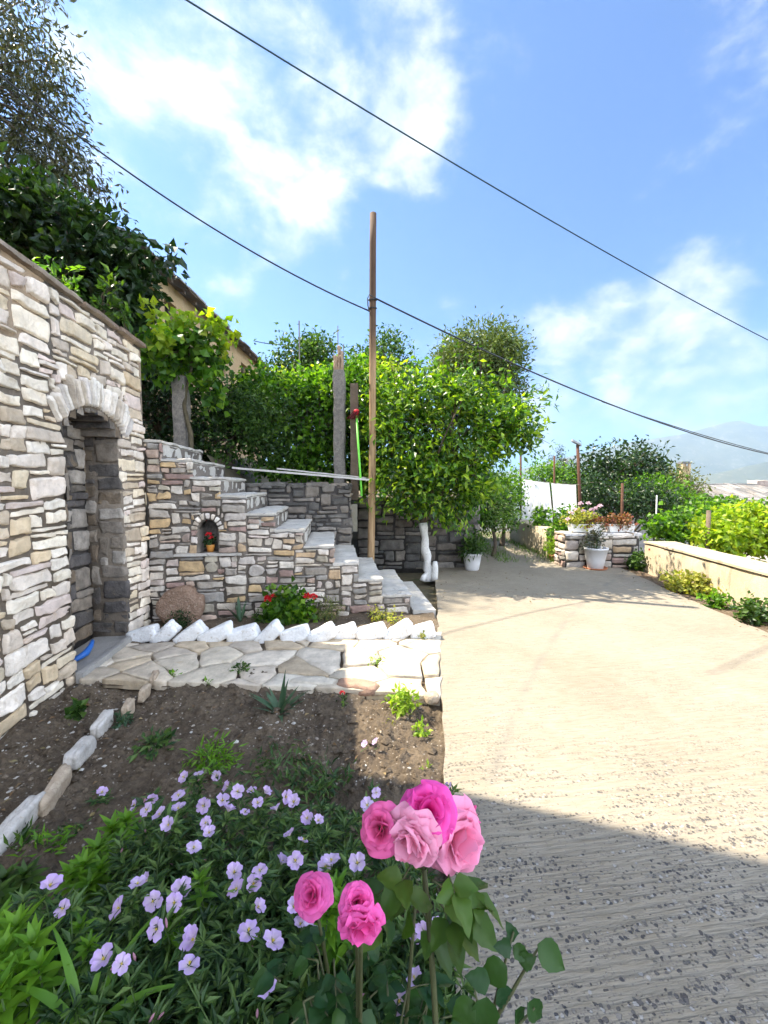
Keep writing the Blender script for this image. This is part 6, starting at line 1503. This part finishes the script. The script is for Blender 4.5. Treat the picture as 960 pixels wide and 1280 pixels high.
# ================================================================== roses
M['rosep'] = petal_mat('rose_petal', (.78, .05, .25), (.88, .19, .50), .32, .5)
M['roseh'] = petal_mat('hot_rose_petal', (.72, .03, .17), (.84, .12, .38), .32, .5)
M['rosel'] = petal_mat('pale_rose_petal', (.86, .22, .36), (.90, .40, .57), .32, .45)
def rose(name, c, d, R, mat, parent, seed, layers=((3, .30, .18), (4, .46, .46), (5, .66, .74), (6, .85, 1.02), (7, 1.0, 1.34))):
    """petals in rings: the inner ones wrapped upright, the outer ones laid open with their rims rolled back"""
    rng = np.random.default_rng(seed); mb = MB()
    d = Vector(d).normalized(); Rm = np.array(d.to_track_quat('Z', 'Y').to_matrix())
    for li, (n, rr, open_) in enumerate(layers):
        for k in range(n):
            a0_ = 2 * PI * (k + .5 * (li % 2)) / n + rng.uniform(-.4, .4); m_ = 14; P = np.zeros((m_, m_, 3)); T = np.zeros((m_, m_))
            Ln = R * (.72 + .35 * rr) * rng.uniform(.9, 1.12); wd = R * (.50 + .44 * rr) * rng.uniform(.9, 1.1); op = open_ + rng.uniform(-.22, .22); ph = rng.uniform(0, 6.3)
            for i in range(m_):
                s = i / (m_ - 1)
                th = op * (1 - .15 * s) + (.9 * max(0, s - .62) ** 1.3 * 2.0 if li > 1 else -.4 * s)
                # integrate the petal's profile outwards (r) and up (z)
                for j in range(m_):
                    v = j / (m_ - 1) * 2 - 1
                    w_ = wd * math.sin(min(1, .18 + s * .95) * PI / 2) * (1 - .18 * max(0, s - .75) * 4 * v * v) * (1 + .10 * math.sin(s * 9 + ph + k))
                    r_ = R * .08 + Ln * s * math.sin(op) * (1 - .06 * v * v) + R * .10 * (s > .62) * (s - .62) * (li > 0)
                    z_ = Ln * s * math.cos(op) * (1 - .20 * v * v * s) - (R * 1.0 * max(0, s - .66) ** 1.6 * (1.2 if li > 1 else .3)) + R * .13 * math.sin(v * 3.6 + ph) * s * s + R * .075 * math.sin(v * 7.5 + ph * 2) * s ** 3
                    x_ = v * w_
                    cv = r_ - (x_ * x_) / (wd * 1.5 + 1e-6) * (1.0 - .45 * op / 1.3)
                    P[i, j] = (math.cos(a0_) * cv - math.sin(a0_) * x_, math.sin(a0_) * cv + math.cos(a0_) * x_, z_ - R * .28); T[i, j] = min(1, s * .8 + .2 * li / 4 + .1 * abs(v))
            mb.grid((P.reshape(-1, 3) @ Rm.T).reshape(P.shape) + np.asarray(c), 0, T)
    ob = mb.build(name, M[mat], parent, smooth=True); 
    mb = MB(); q = np.asarray(c) - np.array(d) * R * .28; mb.lathe([(0, -.03), (.006, -.028), (.011, -.012), (.012, .0), (.004, .006)], 10, 0, (0, 0, 0)); V = np.concatenate(mb.V) @ Rm.T + q; mb.V = [V]
    mb.build('sepals', M['greenstem'], ob, smooth=True); return ob
def rose_leaf(mb, o, ax, nr, L, Wd, n=8):
    ax = np.asarray(ax, float); ax /= np.linalg.norm(ax); sd_ = np.cross(nr, ax); sd_ /= np.linalg.norm(sd_) + 1e-9; nr = np.cross(ax, sd_)
    P = np.zeros((n, 5, 3))
    for i in range(n):
        t = i / (n - 1); w_ = Wd * .5 * (math.sin(PI * min(1, t ** .72 * .985 + .01)) ** .9) * (1 - .25 * t) * 1.16 * (1 + .05 * (-1) ** i)
        c = np.asarray(o) + ax * L * t - nr * L * .16 * t * t
        for j, v in enumerate((-1, -.5, 0, .5, 1)): P[i, j] = c + sd_ * w_ * v + nr * w_ * (.30 * abs(v)) + nr * .0015 * math.sin(i * 2.2 + v * 3)
    mb.grid(P)
def rose_spray(mb, sm, rng, o, d, L, nleaf=5, size=.055):
    """a compound leaf: stalk with a pair or two of leaflets and one at the tip"""
    o = np.asarray(o, float); d = np.asarray(d, float); d /= np.linalg.norm(d); P = o + d * L * np.linspace(0, 1, 6)[:, None]; P[:, 2] -= L * .25 * np.linspace(0, 1, 6) ** 2; sm.tube(P, np.linspace(.0022, .001, 6), 4)
    up = np.array((0, 0, 1.0)) + rng.normal(size=3) * .3; s = np.cross(d, (0, 0, 1)); s /= np.linalg.norm(s) + 1e-9
    rose_leaf(mb, P[-1], d + (0, 0, -.25), up, size * 1.1, size * .74)
    for k in range((nleaf - 1) // 2):
        q = P[4 - 2 * k]
        for sg in (-1, 1): rose_leaf(mb, q, d * .55 + s * sg * .9 + rng.normal(size=3) * .12, up + rng.normal(size=3) * .15, size * rng.uniform(.8, 1.0), size * .62)
rng = np.random.default_rng(180)
rb = thing('rose_bush', 'rose bush with a tall head of clustered pink blooms beside the lane', 'rose bush', (.06, .62, BED_Z))
RY = .70
ROSES = [('hot', 475, 1036, 27, 'roseh', (-.35, -.75, .55), -.03, 'small deep pink bloom turned to the side'), ('top', 535, 1014, 34, 'rosep', (.0, -.62, .78), -.02, 'upper full pink bloom'), ('pale', 514, 1052, 37, 'rosel', (-.35, -.8, -.1), -.045, 'pale faded bloom under the upper one'), ('right', 574, 1050, 42, 'rosel', (.5, -.75, .1), -.01, 'wide light pink bloom leaning over the lane'), ('back', 584, 1014, 19, 'roseh', (.5, .2, .6), .06, 'half-hidden deep pink bloom at the back'), ('mid', 548, 1056, 26, 'rosep', (.15, -.9, .1), .035, 'mid pink bloom in the heart of the cluster')]
sm = MB(); lm = MB()
hub = W(530, 1085, RY + .04)
for k, (nm, px, py, rp, mt_, d, dy, lab) in enumerate(ROSES):
    y = RY + dy; c = W(px, py, y); R = rp * y / F * .93
    ob = rose('bloom', c, d, R, mt_, rb, 400 + k); ob['label'] = lab
    q = hub + (c - hub) * np.linspace(0, 1, 5)[:, None]; sm.tube(q, np.linspace(.0042, .003, 5), 6)
f = np.array((.06, .62, BED_Z)); q = f + (hub - f) * np.linspace(0, 1, 10)[:, None]; q[:, 0] += .03 * np.sin(np.linspace(0, PI, 10)); sm.tube(q, np.linspace(.0075, .005, 10), 7)
f2 = np.array((.0, .72, BED_Z)); q2_ = f2 + (W(520, 1120, RY + .1) - f2) * np.linspace(0, 1, 8)[:, None]; sm.tube(q2_, np.linspace(.007, .003, 8), 7)
for px, py, dx, dz, L_, sz in ((500, 1080, -.6, -.5, .05, .062), (520, 1095, -.2, -.9, .05, .066), (545, 1100, .3, -.9, .05, .066), (570, 1088, .9, -.5, .05, .062), (495, 1095, -.8, -.6, .05, .060), (540, 1110, .1, -1, .05, .062), (560, 1108, .6, -.9, .05, .062), (505, 1120, -.5, -.7, .05, .058), (530, 1130, .0, -.8, .05, .058), (552, 1125, .5, -.8, .045, .056), (515, 1075, -.3, -.2, .04, .055), (550, 1080, .5, -.3, .04, .055)):
    for r_ in range(1): rose_spray(lm, sm, rng, W(px + rng.uniform(-8, 8), py, RY + rng.uniform(-.03, .08)), (dx + rng.uniform(-.3, .3), -.35 + rng.uniform(-.4, .4), dz * .45 + rng.uniform(-.1, .3)), L_, 3, sz * .92)
sm.build('stem', M['rosestem'], rb, smooth=True); lm.build('foliage', leaf_mat('upper_rose_leaf', [(.030, .075, .010), (.05, .11, .014), (.08, .14, .018), (.04, .085, .012)], .3, rough=.42, spec=.28, big=False), rb, smooth=True)
rb2 = thing('rose_bush', 'lower rose bush with two separate pink blooms over the primroses', 'rose bush', (-.08, .68, BED_Z))
sm = MB(); lm = MB()
for k, (px, py, rp, mt_, d, y, lab) in enumerate(((390, 1118, 21, 'rosep', (-.2, -.6, .7), .78, 'rounded pink bloom above the primroses'), (446, 1128, 19, 'rosep', (.1, -.6, .7), .60, 'upper half of the ragged pink bloom'), (452, 1156, 26, 'rosep', (.1, -.95, -.15), .59, 'ragged drooping pink bloom'))):
    c = W(px, py, y); ob = rose('bloom', c, d, rp * y / F * 1.05, mt_, rb2, 420 + k); ob['label'] = lab
    f = np.array((-.06, .78, BED_Z)); q = f + (c - np.array(d) * .01 - f) * np.linspace(0, 1, 9)[:, None]; q[:, 1] += .05 * np.sin(np.linspace(0, PI, 9)); sm.tube(q, np.linspace(.006, .003, 9), 6)
for k in range(26):
    px, py = rng.uniform(345, 560), rng.uniform(1185, 1290); y = rng.uniform(.68, .86)
    rose_spray(lm, sm, rng, W(px, py, y), (rng.normal(), rng.normal() - .3, rng.uniform(-.5, .2)), .055, 5, rng.uniform(.036, .05))
    if k % 3 == 0:
        e = W(px, py, y); f = np.array((-.04 + rng.normal() * .05, .72, BED_Z)); sm.tube(f + (e - f) * np.linspace(0, 1, 6)[:, None], np.linspace(.005, .002, 6), 5)
sm.build('stem', M['rosestem'], rb2, smooth=True); lm.build('foliage', LM['roseleaf'], rb2, smooth=True)
rb3 = thing('rose_shoot', 'dark leafy rose shoot leaning out over the concrete lane', 'rose bush', (.16, .56, BED_Z))
sm = MB(); lm = MB(); y = .60
def pth(pts, r0, r1):
    q = np.array([W(px, py, y + dy) for px, py, dy in pts]); sm.tube(q, np.linspace(r0, r1, len(q)), 6); return q
pth([(590, 1330, 0), (612, 1285, 0), (640, 1240, .0), (660, 1205, .01), (675, 1182, .01)], .004, .0015); pth([(612, 1285, 0), (622, 1240, .01), (632, 1200, .01), (642, 1165, .02)], .003, .0015); pth([(600, 1310, 0), (640, 1290, .0), (668, 1260, .0)], .003, .0015); pth([(590, 1330, 0), (600, 1270, -.02), (592, 1230, -.02)], .003, .0015)
for px, py, dx, dz, sz, dy in ((684, 1188, .6, -.4, .052, .01), (640, 1170, -.2, .6, .03, .02), (628, 1180, -.9, .3, .032, .01), (648, 1185, .6, -.2, .03, .02), (620, 1215, -.7, -.4, .048, .0), (600, 1225, -.8, .1, .038, -.02), (628, 1245, .1, -1, .04, 0), (604, 1265, -.2, -.9, .055, -.02), (668, 1262, .5, -.6, .042, 0), (648, 1275, .2, -.8, .044, 0), (580, 1260, -.7, -.5, .044, -.02), (655, 1200, .5, .3, .03, .01)):
    o = W(px, py, y + dy); rose_leaf(lm, o - np.array((dx, 0, dz)) * sz * .5, (dx, rng.uniform(-.5, .2), dz), (rng.normal() * .3, -.75, .6), sz, sz * .72, 9)
sm.build('stem', M['rosestem'], rb3, smooth=True); lm.build('foliage', LM['roseleaf'], rb3, smooth=True)
